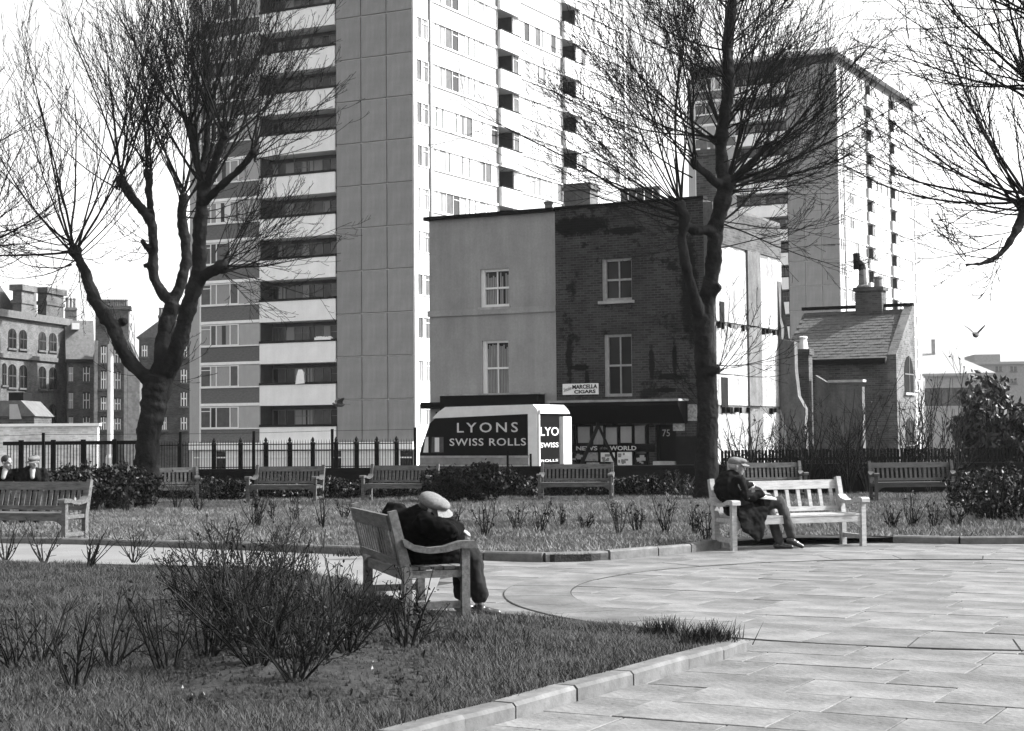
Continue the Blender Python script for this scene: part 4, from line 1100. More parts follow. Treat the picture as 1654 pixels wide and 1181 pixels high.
for px in (34, 86, 134.5, 185, 236): inst(MB().box(-.06, .06, -.05, .05, 0, zl + .06).mesh('railing_post', 'iron'), 'railing_post', ra2, (fx(px), 0, 0))
wp = thing('wire_fence', 'tall thin dark posts carrying a single wire above the railings', 'fence', (0, YF + .02, zw - .2))
tops = []
for px, yt in ((-45, 703), (73.6, 699), (294, 698), (412, 696.5), (538, 693), (671, 690.5)):
    z = atY(px, yt, YF).z + .2 - zw; X = fx(px, yt); tops.append((X, 0, z - .05))
    MB().box(X - .035, X + .035, -.12, -.05, -.0, z).build('fence_post', 'iron', wp)
MB().tube([(a[0], -.06, a[2] + (0 if i in (0,) else 0)) for i, a in enumerate(tops)], [.006] * len(tops), 4).build('wire', 'iron', wp)
sp = thing('wire_fence', 'two short dark posts and a thin wire in front of the van and shops', 'fence', (0, YF + .02, zw - .2))
for px, yt in ((820, 728), (857, 733)):
    z = atY(px, yt, YF).z + .2 - zw; MB().box(fx(px) - .03, fx(px) + .03, -.1, -.04, 0, z).build('fence_post', 'iron', sp)
MB().tube([(fx(820), -.07, .3), (fx(857), -.07, .3)], [.005, .005], 4).build('wire', 'iron', sp)
pf = thing('paling_fence', 'dark close-set wooden paling along the wall on the right', 'fence', (0, YF + .36, -.2))
zp = atY(1400, 725, YF).z + .2
pm = [MB().box(-.035, .035, -.012, .012, .02, zp + d).mesh('pale', 'dark_wall') for d in (0, -.01, .012, -.02)]
x = fx(1168); 
while x < fx(1690): inst(random.choice(pm), 'pale', pf, (x + random.uniform(-.006, .006), random.uniform(-.004, .004), 0)); x += 0.092
MB().box(fx(1168), fx(1690), .015, .06, zp - .3, zp - .22).build('rail', 'dark_wall', pf); MB().box(fx(1168), fx(1690), .015, .06, .3, .38).build('rail', 'dark_wall', pf)
bp_ = thing('board_fence', 'long low black boarding in front of the paling at right', 'fence', (0, YF - .25, -.2))
za_, zb2 = atY(1400, 790, YF).z + .2, atY(1400, 756, YF).z + .2
for i, x0 in enumerate(np.arange(fx(1310), fx(1700), 1.2)): MB().box(x0 + .005, x0 + 1.195, -.02 + .004 * (i % 2), .03, 0.02, zb2 + random.uniform(-.015, .015)).build('board', 'iron', bp_)

# trestle behind the wall
TQ = atY(983, 700, 47.6); TQ.z = -.23
tq = thing('trestle', 'dark A-shaped trestle standing on the pavement in front of the newsagent window', 'trestle', TQ, R(0))
zt = atY(966, 686, 47.6).z - TQ.z
xc = atY(966, 700, 47.6).x - TQ.x; xr = atY(1003, 745, 47.6).x - TQ.x; xlft = atY(948, 722, 47.6).x - TQ.x
for y in (-.25, .25):
    MB().bar((xc, y * .4, zt), (xr + .25, y, 0.01), .06, .05, (0, 1, 0)).build('leg', 'iron', tq); MB().bar((xc, y * .4, zt - .03), (xlft - .55, y, 0.01), .09, .07, (0, 1, 0)).build('leg', 'iron', tq)
MB().box(xc - .05, xc + .05, -.16, .16, zt - .02, zt + .06).build('cross_bar', 'iron', tq)
MB().bar((xlft - .2, -.16, zt * .38), (xr + .02, -.16, zt * .38), .04, .05).build('brace', 'iron', tq)

# lamp post at left
LP = atY(178, 700, 53); LP.z = -.2
lp = thing('street_lamp', 'tall pale concrete lamp post with a round lantern behind the left tree', 'street lamp', LP)
hl = atY(178, 556, 53).z + .2
MB().lathe((0, 0, 0), [(.14, 0), (.14, 1.1), (.10, 1.2), (.085, hl)], 10).build('column', 'concrete', lp)
MB().tube([(0, 0, hl - .02), (0.02, 0, hl + .18), (.14, 0, hl + .3), (.26, 0, hl + .26)], [.05, .045, .04, .04], 8).build('arm', 'concrete', lp)
MB().lathe((.28, 0, hl - .16), [(.05, 0), (.13, .06), (.17, .2), (.19, .3), (.12, .38), (.03, .44)], 12).build('lantern', 'white_paint', lp)

# ================================================================== DELIVERY VAN
DV = 48.3
VO = atY(868, 700, DV); VO.z = -.23
def LV(x, y): return local_on_front(x, y, VO)
van = thing('delivery_van', 'black and white bakery delivery van with white roof parked in front of the plastered house', 'van', VO, YAW)
VW = 1.95
top = LV(868, 668)[1]; zroof = LV(868, 660)[1]
xf = LV(678, 740)[0]
prof = [LV(677, 744), LV(868, 744)]
prof = [(xf, .32), (0, .32), (0, top), (LV(706, 672)[0], LV(706, 673)[1]), (LV(694, 684)[0], LV(694, 684)[1]), (LV(681, 722)[0], LV(681, 722)[1]), (xf, LV(677, 733)[1])]
MB().prism(prof, 0, VW).build('body', 'black_paint', van)
# roof cap with rounded fall towards cab and rear
rp = [(LV(699, 674)[0], LV(699, 676)[1]), (0.02, top - .0), (0.02, top + .12), (-.12, zroof + .12), (LV(720, 664)[0], LV(720, 662)[1] + .08), (LV(708, 666)[0], LV(708, 666)[1])]
MB().prism(rp, -.03, VW + .03).build('roof', 'cream', van)
# side: sign panel frame, grey lower band, cab window
a, b = LV(690, 747), LV(855, 736)
MB().box(xf + .02, b[0], -.025, -.002, a[1] - .05, b[1]).build('lower_panel', 'lorry_grey', van)
MB().box(xf + .02, b[0], -.045, -.0255, b[1] - .06, b[1]).build('beading', 'stone', van)
zlo = a[1] - .08; MB().box(xf, b[0], -.05, -.002, zlo - .03, zlo + .02).build('beading', 'stone', van)
a, b = LV(854, 757), LV(868, 668); MB().box(a[0], -.003, -.03, -.002, a[1], top - .002).build('corner_post', 'cream', van)
sgn = MB().box(LV(712, 700)[0], LV(852, 700)[0], -.018, -.002, LV(800, 734)[1], LV(800, 675)[1]).build('sign_panel', 'black_paint', van)
a, b = LV(739, 699), LV(837, 682); lettering('LYONS', sgn, a[0], b[0], LV(790, 698.5)[1], LV(790, 682.5)[1], -.024, 'letter', bold=.006, spacing=1.35)
a, b = LV(727, 720), LV(850, 707); lettering('SWISS ROLLS', sgn, a[0], b[0], LV(790, 720)[1], LV(790, 708)[1], -.024, 'letter', bold=.006, spacing=1.1)
cw = [LV(697, 706), LV(716, 706), LV(718, 732), LV(696, 732)]
MB().prism([(q[0], q[1]) for q in (LV(697, 731), LV(717, 731), LV(717, 706), LV(698, 706))], -.02, -.002).build('cab_window', 'glass_mid', van)
MB().prism([(q[0], q[1]) for q in (LV(703, 730), LV(710, 730), LV(710, 707), LV(703, 707))], -.03, -.0205).build('window_blind', 'curtain_white', van)
# windscreen, front, lamps
p0, p1 = LV(681, 722), LV(692, 688)
nx = Vector((p1[1] - p0[1], 0, -(p1[0] - p0[0]))).normalized() * -.02
MB().add([(p0[0] + nx.x - .01, .15, p0[1]), (p0[0] + nx.x - .01, VW - .15, p0[1]), (p1[0] + nx.x, VW - .15, p1[1]), (p1[0] + nx.x, .15, p1[1]), (p0[0], .15, p0[1]), (p0[0], VW - .15, p0[1]), (p1[0], VW - .15, p1[1]), (p1[0], .15, p1[1])], [(0, 1, 2, 3), (0, 3, 7, 4), (1, 5, 6, 2), (0, 4, 5, 1), (3, 2, 6, 7)]).build('windscreen', 'glass', van)
MB().prism([(q[0], q[1]) for q in (LV(684, 731), LV(692, 731), LV(692, 706), LV(688, 706))], -.02, -.002).build('quarter_window', 'curtain_white', van)
for y in (.25, VW - .25): MB().ball((xf - .02, y, .85), (.06, .13, .13), 10, 6).build('headlight', 'curtain_white', van)
MB().box(xf - .16, xf - .03, -.02, VW + .02, .42, .56).build('bumper', 'cream', van)
for x in (xf + .75, -.85):
    for y in (.02, VW - .22):
        wv = MB(); n = 16
        pr = [(x + .36 * math.cos(2 * math.pi * i / n), .36 + .36 * math.sin(2 * math.pi * i / n)) for i in range(n)]
        wv.prism(pr, y - .05, y + .2); o = wv.build('wheel', 'rubber', van)
        MB().prism([(x + .2 * math.cos(2 * math.pi * i / n), .36 + .2 * math.sin(2 * math.pi * i / n)) for i in range(n)], y - .07 if y < 1 else y + .201, y - .0505 if y < 1 else y + .22).build('hub_cap', 'lorry_grey', o)
# rear: black lettered door, white door leaf, number on the roof edge
def LR(x, y): return local_on_side(x, y, VO)
yd0, yd1 = 0.06, LR(903, 700)[0]
zb_lo = .36
rd = MB().box(.002, .03, yd0, yd1, zb_lo, top - .06).build('rear_door', 'black_paint', van)
MB().box(.002, .06, -.0, .055, zb_lo, top - .002).build('door_frame', 'cream', van)
MB().box(.031, .05, yd1 - .06, yd1 - .03, zb_lo, top - .1).build('door_edge', 'lorry_grey', rd)
def side_letters(txt, y0, y1, z0, z1, xo, parent):
    o = lettering(txt, parent, 0, y1 - y0, 0, z1 - z0, 0, 'letter', bold=.012)
    o.rotation_euler = (0, 0, R(90)); o.location = (xo, (y0 + y1) / 2, (z0 + z1) / 2)
side_letters('LYO', .12, yd1 - .1, LR(885, 704)[1], LR(885, 690)[1], .036, rd)
side_letters('SWISS', .1, yd1 - .12, LR(885, 723)[1], LR(885, 715)[1], .036, rd)
side_letters('ROLLS', .14, yd1 - .16, LR(885, 746)[1], LR(885, 742)[1], .036, rd)
MB().box(.002, .14, yd1 + .01, VW - .0, zb_lo, top - .08).build('rear_door', 'white_paint', van)
MB().prism_x([(0, top), (VW, top), (VW - .1, top + .1), (.3, top + .14), (0, top + .1)], .021, .10).build('rear_dome', 'cream', van)
nm = side_letters('708', .12, .5, top + .02, top + .09, .106, van)

# ================================================================== BENCHES
random.seed(31)
BM = {}
def bench_parts(L, nsl, m, hb=0.92):
    """bench: x along, faces -y, origin on the ground below the middle"""
    P = []
    h = L / 2
    for s in (-1, 1):
        x = s * (h - .035)
        P.append(('leg', MB().box(x - .035, x + .035, -.30, -.23, 0, .60)))
        P.append(('back_post', MB().prism_x([(.20, 0), (.28, 0), (.28, .40), (.40, hb), (.33, hb + .015), (.20, .43)], x - .035, x + .035)))
        arm = [(-.36, .60), (-.36, .645), (-.33, .665), (-.22, .665), (-.08, .625), (.06, .615), (.18, .64), (.26, .69), (.29, .69), (.27, .63), (.18, .585), (.06, .565), (-.1, .575), (-.2, .602)]
        P.append(('arm', MB().prism_x(arm, x - .062, x + .062)))
        P.append(('side_rail', MB().box(x - .02, x + .02, -.23, .20, .36, .42)))
        P.append(('side_stretcher', MB().box(x - .02, x + .02, -.23, .20, .10, .16)))
        P.append(('bracket', MB().prism([(x - s * .035, .335), (x - s * .2, .335), (x - s * .12, .31), (x - s * .035, .24)] if s > 0 else [(x + .035, .24), (x + .12, .31), (x + .2, .335), (x + .035, .335)], -.275, -.25)))
    P.append(('front_rail', MB().box(-h + .07, h - .07, -.285, -.245, .335, .42)))
    P.append(('rear_rail', MB().box(-h + .07, h - .07, .215, .25, .335, .42)))
    for i in range(5):
        y = -.29 + i * .105; P.append(('seat_slat', MB().box(-h + (.0 if 0 < i else .0) + .075, h - .075, y, y + .09, .423, .447)))
    sl = (.40 - .28) / (hb - .40)
    def yb(z): return .255 + (z - .40) * sl
    P.append(('top_rail', MB().prism_x([(yb(hb - .15), hb - .15), (yb(hb - .15) + .045, hb - .15), (yb(hb - .03) + .045, hb - .03), (yb(hb - .03), hb - .03)], -h + .072, h - .072)))
    P.append(('lower_back_rail', MB().prism_x([(yb(.47), .47), (yb(.47) + .04, .47), (yb(.53) + .04, .53), (yb(.53), .53)], -h + .072, h - .072)))
    for i in range(nsl):
        x = -h + .07 + (L - .14) * (i + .5) / nsl
        P.append(('back_slat', MB().prism_x([(yb(.53) + .008, .532), (yb(.53) + .03, .532), (yb(hb - .15) + .03, hb - .152), (yb(hb - .15) + .008, hb - .152)], x - .027, x + .027)))
    out = []
    shared = {}
    for nm_, mb_ in P:
        out.append((nm_, mb_.mesh(nm_, m)))
    return out
def bench(name_label, parts, x, y, face, z=None, group='slatted park benches', tilt=0):
    """face = direction the sitter looks, as a vector in plan"""
    rz = math.atan2(face[1], face[0]) + math.pi / 2
    t = thing('park_bench', name_label, 'bench', (x, y, gz(y) if z is None else z), rz, group)
    for nm_, me in parts: inst(me, nm_, t)
    return t
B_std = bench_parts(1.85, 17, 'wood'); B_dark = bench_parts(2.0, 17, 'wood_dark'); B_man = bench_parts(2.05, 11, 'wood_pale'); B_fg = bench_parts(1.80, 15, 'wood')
# foreground bench with the sleeper
FA = Vector((-.27, .96, 0)).normalized(); FN = Vector((.96, .27, 0)).normalized()
near_rear = Vector((-0.90, 14.38, 0))
fgc = near_rear + FA * .87 + FN * .24
fgb = bench('nearest slatted bench, seen from behind, with the sleeping man on it', B_fg, fgc.x, fgc.y, FN, 0.015)
# bench of the man in the flat cap
ml = ground(1183, 890); mr_ = ground(1397, 882)
mdir = (mr_ - ml).normalized(); mn = Vector((mdir.y, -mdir.x, 0))
mc = (ml + mr_) / 2 - mn * .27
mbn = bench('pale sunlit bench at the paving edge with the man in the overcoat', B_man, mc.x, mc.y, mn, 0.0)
# left bench
lf = ground(105, 880); ln_ = Vector((-.36, -.93, 0)).normalized(); la = Vector((-ln_.y, ln_.x, 0))
la = Vector((.93, -.36, 0)).normalized()
lc_ = lf - la * .9 - ln_ * .27
bench('empty bench cut off by the left edge of the picture', B_std, lc_.x, lc_.y, ln_, gz(lc_.y) + .02)
def far_bench(label, xl_, xr_, yb_, parts, turn=0.0, D=None):
    g = ground((xl_ + xr_) / 2, yb_)
    if g.y > 42.6: g = atY((xl_ + xr_) / 2, yb_, 42.6)
    fdir = Vector((math.sin(turn), -math.cos(turn), 0))
    c = Vector((g.x, g.y, 0)) - fdir * .25
    return bench(label, parts, c.x, c.y, fdir, gz(c.y) + .07)
far_bench('bench by the railings straight below the large tower balconies', 398, 512, 806, B_std, R(-14))
far_bench('bench just beyond the sleeping man, close to the dark bush', 577, 703, 806, B_std, R(-18))
far_bench('bench in front of the newsagent window, right of the dark bush', 863, 995, 812, B_std, R(-8))
far_bench('dark bench under the shrubs at right, below the tiled house', 1408, 1558, 815, B_dark, R(2))
far_bench('bench mostly hidden behind the man in the flat cap', 1185, 1302, 812, B_std, R(4))
far_bench('bench half hidden by shrubs at the foot of the left tree', 213, 308, 803, B_std, R(12))
# ================================================================== TREES
random.seed(77)
def rvec(): 
    while True:
        v = Vector((random.uniform(-1, 1), random.uniform(-1, 1), random.uniform(-1, 1)))
        if 0.05 < v.length < 1: return v.normalized()
UPV = Vector((0, 0, 1))
def perp(d):
    v = rvec(); v = v - d * v.dot(d)
    return v.normalized()
def twig_path(p, d, L, r0, r1, n, up, wob):
    pts = [Vector(p)]; d = Vector(d).normalized(); rad = [r0]
    for i in range(n):
        d = (d + UPV * (up / n) + rvec() * wob).normalized()
        pts.append(pts[-1] + d * (L / n)); rad.append(r0 + (r1 - r0) * ((i + 1) / n) ** 0.8)
    return pts, rad
def shoot(m, p, d, L, r, up=0.5, level=0, dens=1.0, rmin=.0055):
    n = (10, 6, 4)[level]
    pts, rad = twig_path(p, d, L, r, rmin, n, up, (.085, .10, .13)[level])
    m.tube(pts, rad, (5, 4, 3)[level], False)
    if level >= 2: return
    k = int(round((9, 5.5)[level] * dens * random.uniform(.7, 1.3) * min(1.3, max(.4, L / (3.2, 1.2)[level]))))
    for j in range(k):
        f = (j + random.uniform(.1, .95)) / k * .8 + .18
        i = min(int(f * n), n - 1); q = pts[i].lerp(pts[i + 1], f * n - i)
        ax = (pts[i + 1] - pts[i]).normalized()
        ang = random.uniform(.35, .85)
        dd = (ax * math.cos(ang) + perp(ax) * math.sin(ang)).normalized()
        l2 = L * (random.uniform(.22, .5) if level == 0 else random.uniform(.2, .4)) * (1.15 - f * .65)
        shoot(m, q, dd, l2, max(rmin, rad[i] * random.uniform(.35, .6)), up * .9, level + 1, dens, rmin)
def limb(m, pts, rads, n=9):
    """smooth a traced limb and give it a lumpy skin"""
    P = [Vector(p) for p in pts]; out = []; rr = []
    for i in range(len(P) - 1):
        p0, p1, p2, p3 = P[max(i - 1, 0)], P[i], P[i + 1], P[min(i + 2, len(P) - 1)]
        for s in range(4):
            t = s / 4
            q = 0.5 * ((2 * p1) + (p2 - p0) * t + (2 * p0 - 5 * p1 + 4 * p2 - p3) * t * t + (3 * p1 - p0 - 3 * p2 + p3) * t ** 3)
            out.append(q); rr.append((rads[i] + (rads[i + 1] - rads[i]) * t) * random.uniform(.94, 1.08))
    out.append(P[-1]); rr.append(rads[-1])
    o = len(m.v)
    m.tube(out, rr, n)
    for i in range(o, len(m.v)):
        v = Vector(m.v[i]); k = .012 * math.sin(v.x * 9 + v.z * 7) + .012 * math.sin(v.y * 11 - v.z * 13)
        m.v[i] = (v.x + k, v.y + k * .6, v.z + k * .4)
def knuckle(m, p, r): m.ball(p, (r, r, r * .9), 9, 6)
def tree(label, D, limbs, fans, base_px, extra=None, dens=1.0, name='bare_tree'):
    base = atY(base_px[0], base_px[1], D); base.z = gz(D)
    t = thing(name, label, 'tree', base, 0, 'bare pollarded trees')
    k = D / F_PX
    def W(a):
        x, y = a[0], a[1]; dz = a[3] if len(a) > 3 else 0.0
        return atY(x, y, D + dz) - base
    tm = MB(); lm = MB()
    for i, lb in enumerate(limbs):
        mm = tm if i == 0 else lm
        limb(mm, [W(a) for a in lb], [a[2] * k for a in lb], 12 if i == 0 else 9)
    tw = MB()
    for f in fans:
        x, y, dz, rk, n, a0, a1, L0, L1 = f[:9]; up = f[9] if len(f) > 9 else .6; rr = f[10] if len(f) > 10 else .03
        c = W((x, y, 0, dz))
        if rk: knuckle(lm, c, rk * k)
        n = max(5, int(n * 1.3 + .5))
        for i in range(n):
            an = R(a0 + (a1 - a0) * (i + random.uniform(-.3, 1.3)) / n)
            dep = random.uniform(-.8, .8)
            d = Vector((math.cos(an), dep, math.sin(an))).normalized()
            big = random.random()
            L = (L0 + (L1 - L0) * (.25 + .75 * big)) * k * 1.15
            st = c + Vector((random.gauss(0, .05), random.gauss(0, .06), random.gauss(0, .16) if rk else random.gauss(0, .22)))
            shoot(tw, st, d, L, rr * (.5 + .9 * big ** 1.5), up * random.uniform(.7, 1.7), 0, dens)
    o_ = len(tm.v); tm.v += lm.v; tm.f += [tuple(i + o_ for i in q) for q in lm.f]; tm.mi += lm.mi
    o = tm.build('trunk', 'bark', t, True)
    a = o.modifiers.new('fuse', 'REMESH'); a.mode = 'VOXEL'; a.voxel_size = .028; a.use_smooth_shade = True
    b = o.modifiers.new('soften', 'SMOOTH'); b.factor = .5; b.iterations = 4
    tx_ = bpy.data.textures.new('bark_lumps', 'CLOUDS'); tx_.noise_scale = .16
    c_ = o.modifiers.new('lumps', 'DISPLACE'); c_.texture = tx_; c_.strength = .06; c_.mid_level = .5
    tw.build('crown', 'twig', t)
    return t
# -- big tree at left
L_l = [
    [(236, 800, 25), (237, 760, 20), (239, 710, 19), (247, 665, 20), (253, 632, 23), (258, 608, 23)],
    [(250, 618, 17), (228, 602, 12.5), (207, 580, 12), (193, 555, 11.5, -.1), (183, 530, 11, -.2), (166, 505, 10.5, -.3), (150, 478, 9.5, -.3), (141, 450, 9, -.3), (131, 425, 8.5, -.3), (121, 408, 9, -.3)],
    [(258, 612, 17), (262, 575, 14), (266, 540, 13.5, .2), (273, 510, 13, .3), (281, 488, 13, .3)],
    [(281, 490, 11, .3), (262, 474, 9, .4), (250, 450, 9, .5), (247, 420, 8.5, .6), (248, 390, 8, .6), (243, 357, 8, .6), (226, 335, 7.5, .6), (210, 314, 7, .6), (196, 292, 8, .6)],
    [(244, 362, 7, .6), (242, 330, 6.5, .8), (241, 300, 6, .9), (239, 281, 7, .9)],
    [(278, 492, 10, .3), (293, 455, 9, .5), (301, 418, 9, .7), (298, 380, 8.5, .8), (293, 352, 8, .8), (297, 322, 8, .8)],
    [(266, 606, 17, 0), (282, 575, 14, -.2), (293, 540, 13, -.3), (303, 500, 13, -.4), (314, 465, 13, -.4), (322, 430, 12, -.4), (322, 385, 11.5, -.4), (326, 335, 11, -.4), (330, 300, 10, -.4)],
    [(318, 460, 10, -.4), (332, 444, 9, -.6), (346, 437, 9, -.7), (360, 428, 8, -.8)],
    [(327, 330, 8, -.4), (345, 312, 6.5, -.6), (365, 293, 6, -.8), (386, 275, 5.5, -.9), (408, 248, 6, -1)],
    [(329, 305, 8, -.4), (318, 260, 7, -.2), (308, 210, 6, 0)],
    [(330, 305, 8, -.4), (345, 270, 6.5, -.7), (362, 220, 6, -1.0)],
    [(330, 300, 8, -.4), (333, 240, 6, .2), (338, 180, 5, .6)],
    [(247, 408, 5, .6), (236, 400, 4.5, .5), (229, 388, 4, .5)], [(247, 428, 5, .6), (239, 428, 4.5, .5), (231, 430, 4, .5)],
    [(196, 520, 8, -.1), (203, 518, 6, -.2)], [(165, 520, 6, -.2), (172, 516, 7, -.3)],
]
F_l = [
    (121, 406, -.3, 12, 15, 25, 200, 190, 330, .75), (121, 406, -.3, 0, 5, 185, 335, 70, 170, .5, .016),
    (196, 291, .6, 10, 11, 45, 150, 200, 310, .55), (239, 280, .9, 9, 10, 50, 130, 190, 300, .5),
    (297, 320, .8, 10, 11, 45, 135, 190, 320, .5), (330, 300, -.4, 12, 8, 40, 140, 200, 330, .5),
    (308, 208, 0, 8, 10, 50, 140, 180, 280, .4), (362, 218, -1, 8, 10, 35, 125, 170, 270, .4), (338, 178, .6, 7, 9, 45, 135, 150, 240, .4),
    (409, 247, -1, 8, 11, 5, 110, 120, 200, .5, .024), (358, 430, -.8, 13, 13, -25, 75, 110, 210, .5, .02), (358, 430, -.8, 0, 8, -60, 25, 80, 160, .25, .014),
    (247, 395, .6, 0, 6, 100, 250, 40, 110, .6, .012), (297, 330, .8, 0, 6, -20, 60, 90, 170, .6, .016), (252, 600, 0, 0, 7, -20, 60, 30, 90, .6, .01), (225, 600, 0, 0, 4, 90, 200, 40, 100, .6, .01),
]
tree('large bare tree on the left with a trunk forking into knotted limbs', 43.0, L_l, F_l, (237, 800))
# -- centre tree
L_c = [
    [(1140, 815, 22), (1141, 770, 19), (1142, 720, 17.5), (1143, 660, 17), (1140, 600, 17.5), (1137, 550, 16), (1134, 510, 17)],
    [(1138, 530, 14), (1141, 490, 14), (1149, 450, 13.5), (1154, 405, 13, -.1), (1156, 365, 13.5, -.1), (1166, 330, 14, -.2), (1172, 300, 14, -.2)],
    [(1134, 520, 11), (1118, 470, 9.5, -.4), (1107, 425, 8.5, -.5), (1101, 385, 8, -.6), (1106, 355, 8, -.7), (1098, 335, 9, -.7)],
    [(1156, 372, 10, -.1), (1140, 372, 9, -.3), (1122, 372, 8, -.5), (1106, 362, 7, -.6)],
    [(1172, 305, 13, -.2), (1166, 262, 11, -.1), (1165, 220, 11, 0), (1172, 175, 10, 0), (1178, 130, 9, 0), (1174, 80, 9, .1), (1180, 30, 8, .1), (1186, -40, 6, .1)],
    [(1172, 300, 9, -.2), (1190, 285, 7, -.3), (1215, 262, 6, -.5), (1240, 235, 5, -.7)],
    [(1168, 305, 8, -.2), (1145, 285, 6.5, -.6), (1120, 262, 5.5, -.9)],
    [(1141, 605, 10), (1150, 600, 8, -.2), (1156, 596, 8, -.3)], [(1152, 470, 8, -.1), (1163, 460, 7, -.2)],
]
F_c = [
    (1098, 333, -.7, 11, 14, 80, 165, 220, 420, .35, .034), (1098, 333, -.7, 0, 5, 130, 190, 150, 250, .5, .02),
    (1120, 260, -.9, 6, 9, 85, 165, 180, 330, .4, .026), (1172, 298, -.2, 17, 14, -5, 85, 190, 330, .45, .034), (1172, 298, -.2, 0, 6, -18, 20, 150, 240, .3, .022),
    (1165, 222, 0, 13, 10, 100, 175, 160, 320, .4, .026), (1240, 233, -.7, 7, 9, 10, 95, 140, 260, .45, .024), (1166, 215, 0, 0, 9, 10, 80, 180, 300, .4, .026),
    (1176, 130, 0, 11, 16, 10, 170, 150, 270, .4, .024), (1174, 75, .1, 10, 14, 10, 170, 140, 230, .4, .022), (1182, 20, .1, 9, 12, 10, 170, 120, 220, .4, .02),
    (1156, 370, -.1, 0, 6, -25, 40, 120, 240, .35, .018), (1156, 597, -.3, 9, 6, -15, 80, 60, 130, .3, .012), (1104, 370, -.6, 0, 5, 150, 230, 60, 130, .5, .012),
    (1141, 620, 0, 0, 5, 100, 200, 30, 90, .6, .01),
]
tree('tall bare tree in the middle with a slim trunk in front of the brick shop', 42.0, L_c, F_c, (1140, 815))
# -- right-hand tree, its trunk outside the picture
L_r = [
    [(1755, 960, 34), (1752, 860, 30), (1748, 700, 27), (1738, 560, 26), (1722, 450, 24), (1700, 380, 22)],
    [(1703, 390, 18), (1680, 355, 15), (1658, 332, 15)], [(1700, 385, 18, 0), (1705, 300, 16, .3), (1690, 210, 14, .4), (1668, 150, 13, .4)],
    [(1700, 385, 14), (1745, 320, 12, .3), (1790, 240, 10, .5)], [(1658, 335, 10), (1640, 375, 7, -.2), (1618, 408, 5.5, -.3), (1592, 424, 4, -.4), (1560, 428, 3, -.5)],
    [(1670, 155, 11, .4), (1680, 80, 9, .4), (1675, -10, 8, .4)],
]
F_r = [
    (1656, 331, 0, 16, 15, 70, 185, 170, 330, .4, .026), (1656, 331, 0, 0, 5, 175, 215, 90, 180, .5, .014), (1668, 148, .4, 14, 16, 75, 178, 170, 300, .35, .026),
    (1676, 20, .4, 10, 12, 60, 190, 150, 240, .3, .022), (1790, 238, .5, 10, 9, 10, 150, 150, 240, .4, .022), (1618, 408, -.3, 0, 6, 150, 260, 60, 130, .5, .01), (1560, 428, -.5, 0, 5, 120, 220, 30, 80, .5, .008),
]
tree('bare tree reaching in from the right edge, its trunk out of the picture', 30.0, L_r, F_r, (1755, 960))
# -- tree beyond the left edge
L_o = [
    [(-135, 800, 26), (-132, 700, 23), (-128, 600, 22), (-120, 520, 21)], [(-120, 525, 15), (-90, 470, 11), (-62, 420, 10), (-40, 385, 10)], [(-122, 525, 15), (-130, 430, 12), (-118, 340, 10), (-100, 280, 9)], [(-122, 525, 13), (-165, 450, 10), (-195, 380, 9)],
]
F_o = [(-40, 383, 0, 11, 14, -15, 110, 90, 200, .5, .024), (-100, 278, 0, 10, 12, 20, 140, 110, 220, .5, .024), (-195, 378, 0, 9, 8, 60, 170, 110, 220, .5, .024), (-60, 418, 0, 0, 6, -30, 30, 60, 130, .5, .014)]
tree('bare tree at the left edge of which only the twig ends show', 44.0, L_o, F_o, (-135, 800))

# ================================================================== SHRUBS
def shrub(label, p, h, n, spread, m='shrub_stem', leaves=0, name='rose_bush', r=.009, group='leafless rose bushes', leafm='leaf_dark', lsize=.02, lvl=1):
    t = thing(name, label, 'bush', p, random.uniform(0, 6), group)
    mb_ = MB(); tips = []
    for i in range(n):
        a = random.uniform(0, 2 * math.pi); s = random.uniform(.15, 1) * spread
        d = Vector((math.cos(a) * s, math.sin(a) * s, 1)).normalized(); L = h * random.uniform(.6, 1.05)
        st = Vector((math.cos(a), math.sin(a), 0)) * random.uniform(0, .06)
        pts, rad = twig_path(st, d, L, r * random.uniform(.6, 1.3), r * .4, 6, .15, .16)
        mb_.tube(pts, rad, 4, False); tips.append(pts[-1])
        for j in range(random.randint(2, 5)):
            k = random.randint(1, 5); ax = (pts[k + 1] - pts[k]).normalized() if k < 6 else d
            dd = (ax + perp(ax) * random.uniform(.5, 1.1)).normalized(); q, rq = twig_path(pts[k], dd, L * random.uniform(.18, .42), rad[k] * .7, r * .3, 4, .3, .2)
            mb_.tube(q, rq, 3, False); tips += q[1:]
            if lvl > 1:
                for _ in range(3):
                    kk_ = random.randint(1, 3); dd = ((q[kk_ + 1] - q[kk_]).normalized() + perp(dd) * .8).normalized(); q2, r2 = twig_path(q[kk_], dd, L * random.uniform(.1, .22), rq[kk_] * .7, r * .25, 3, .3, .2); mb_.tube(q2, r2, 3, False); tips += q2[1:]
    mb_.build('stems', m, t)
    if leaves:
        lb = MB()
        for _ in range(leaves):
            c = random.choice(tips) + rvec() * .03; u = rvec(); v = perp(u); s = lsize * random.uniform(.5, 1.3)
            lb.add([c - u * s, c + v * s * .5, c + u * s, c - v * s * .5], [(0, 1, 2, 3)])
        o = lb.build('leaves', leafm, t)
    return t
random.seed(15)
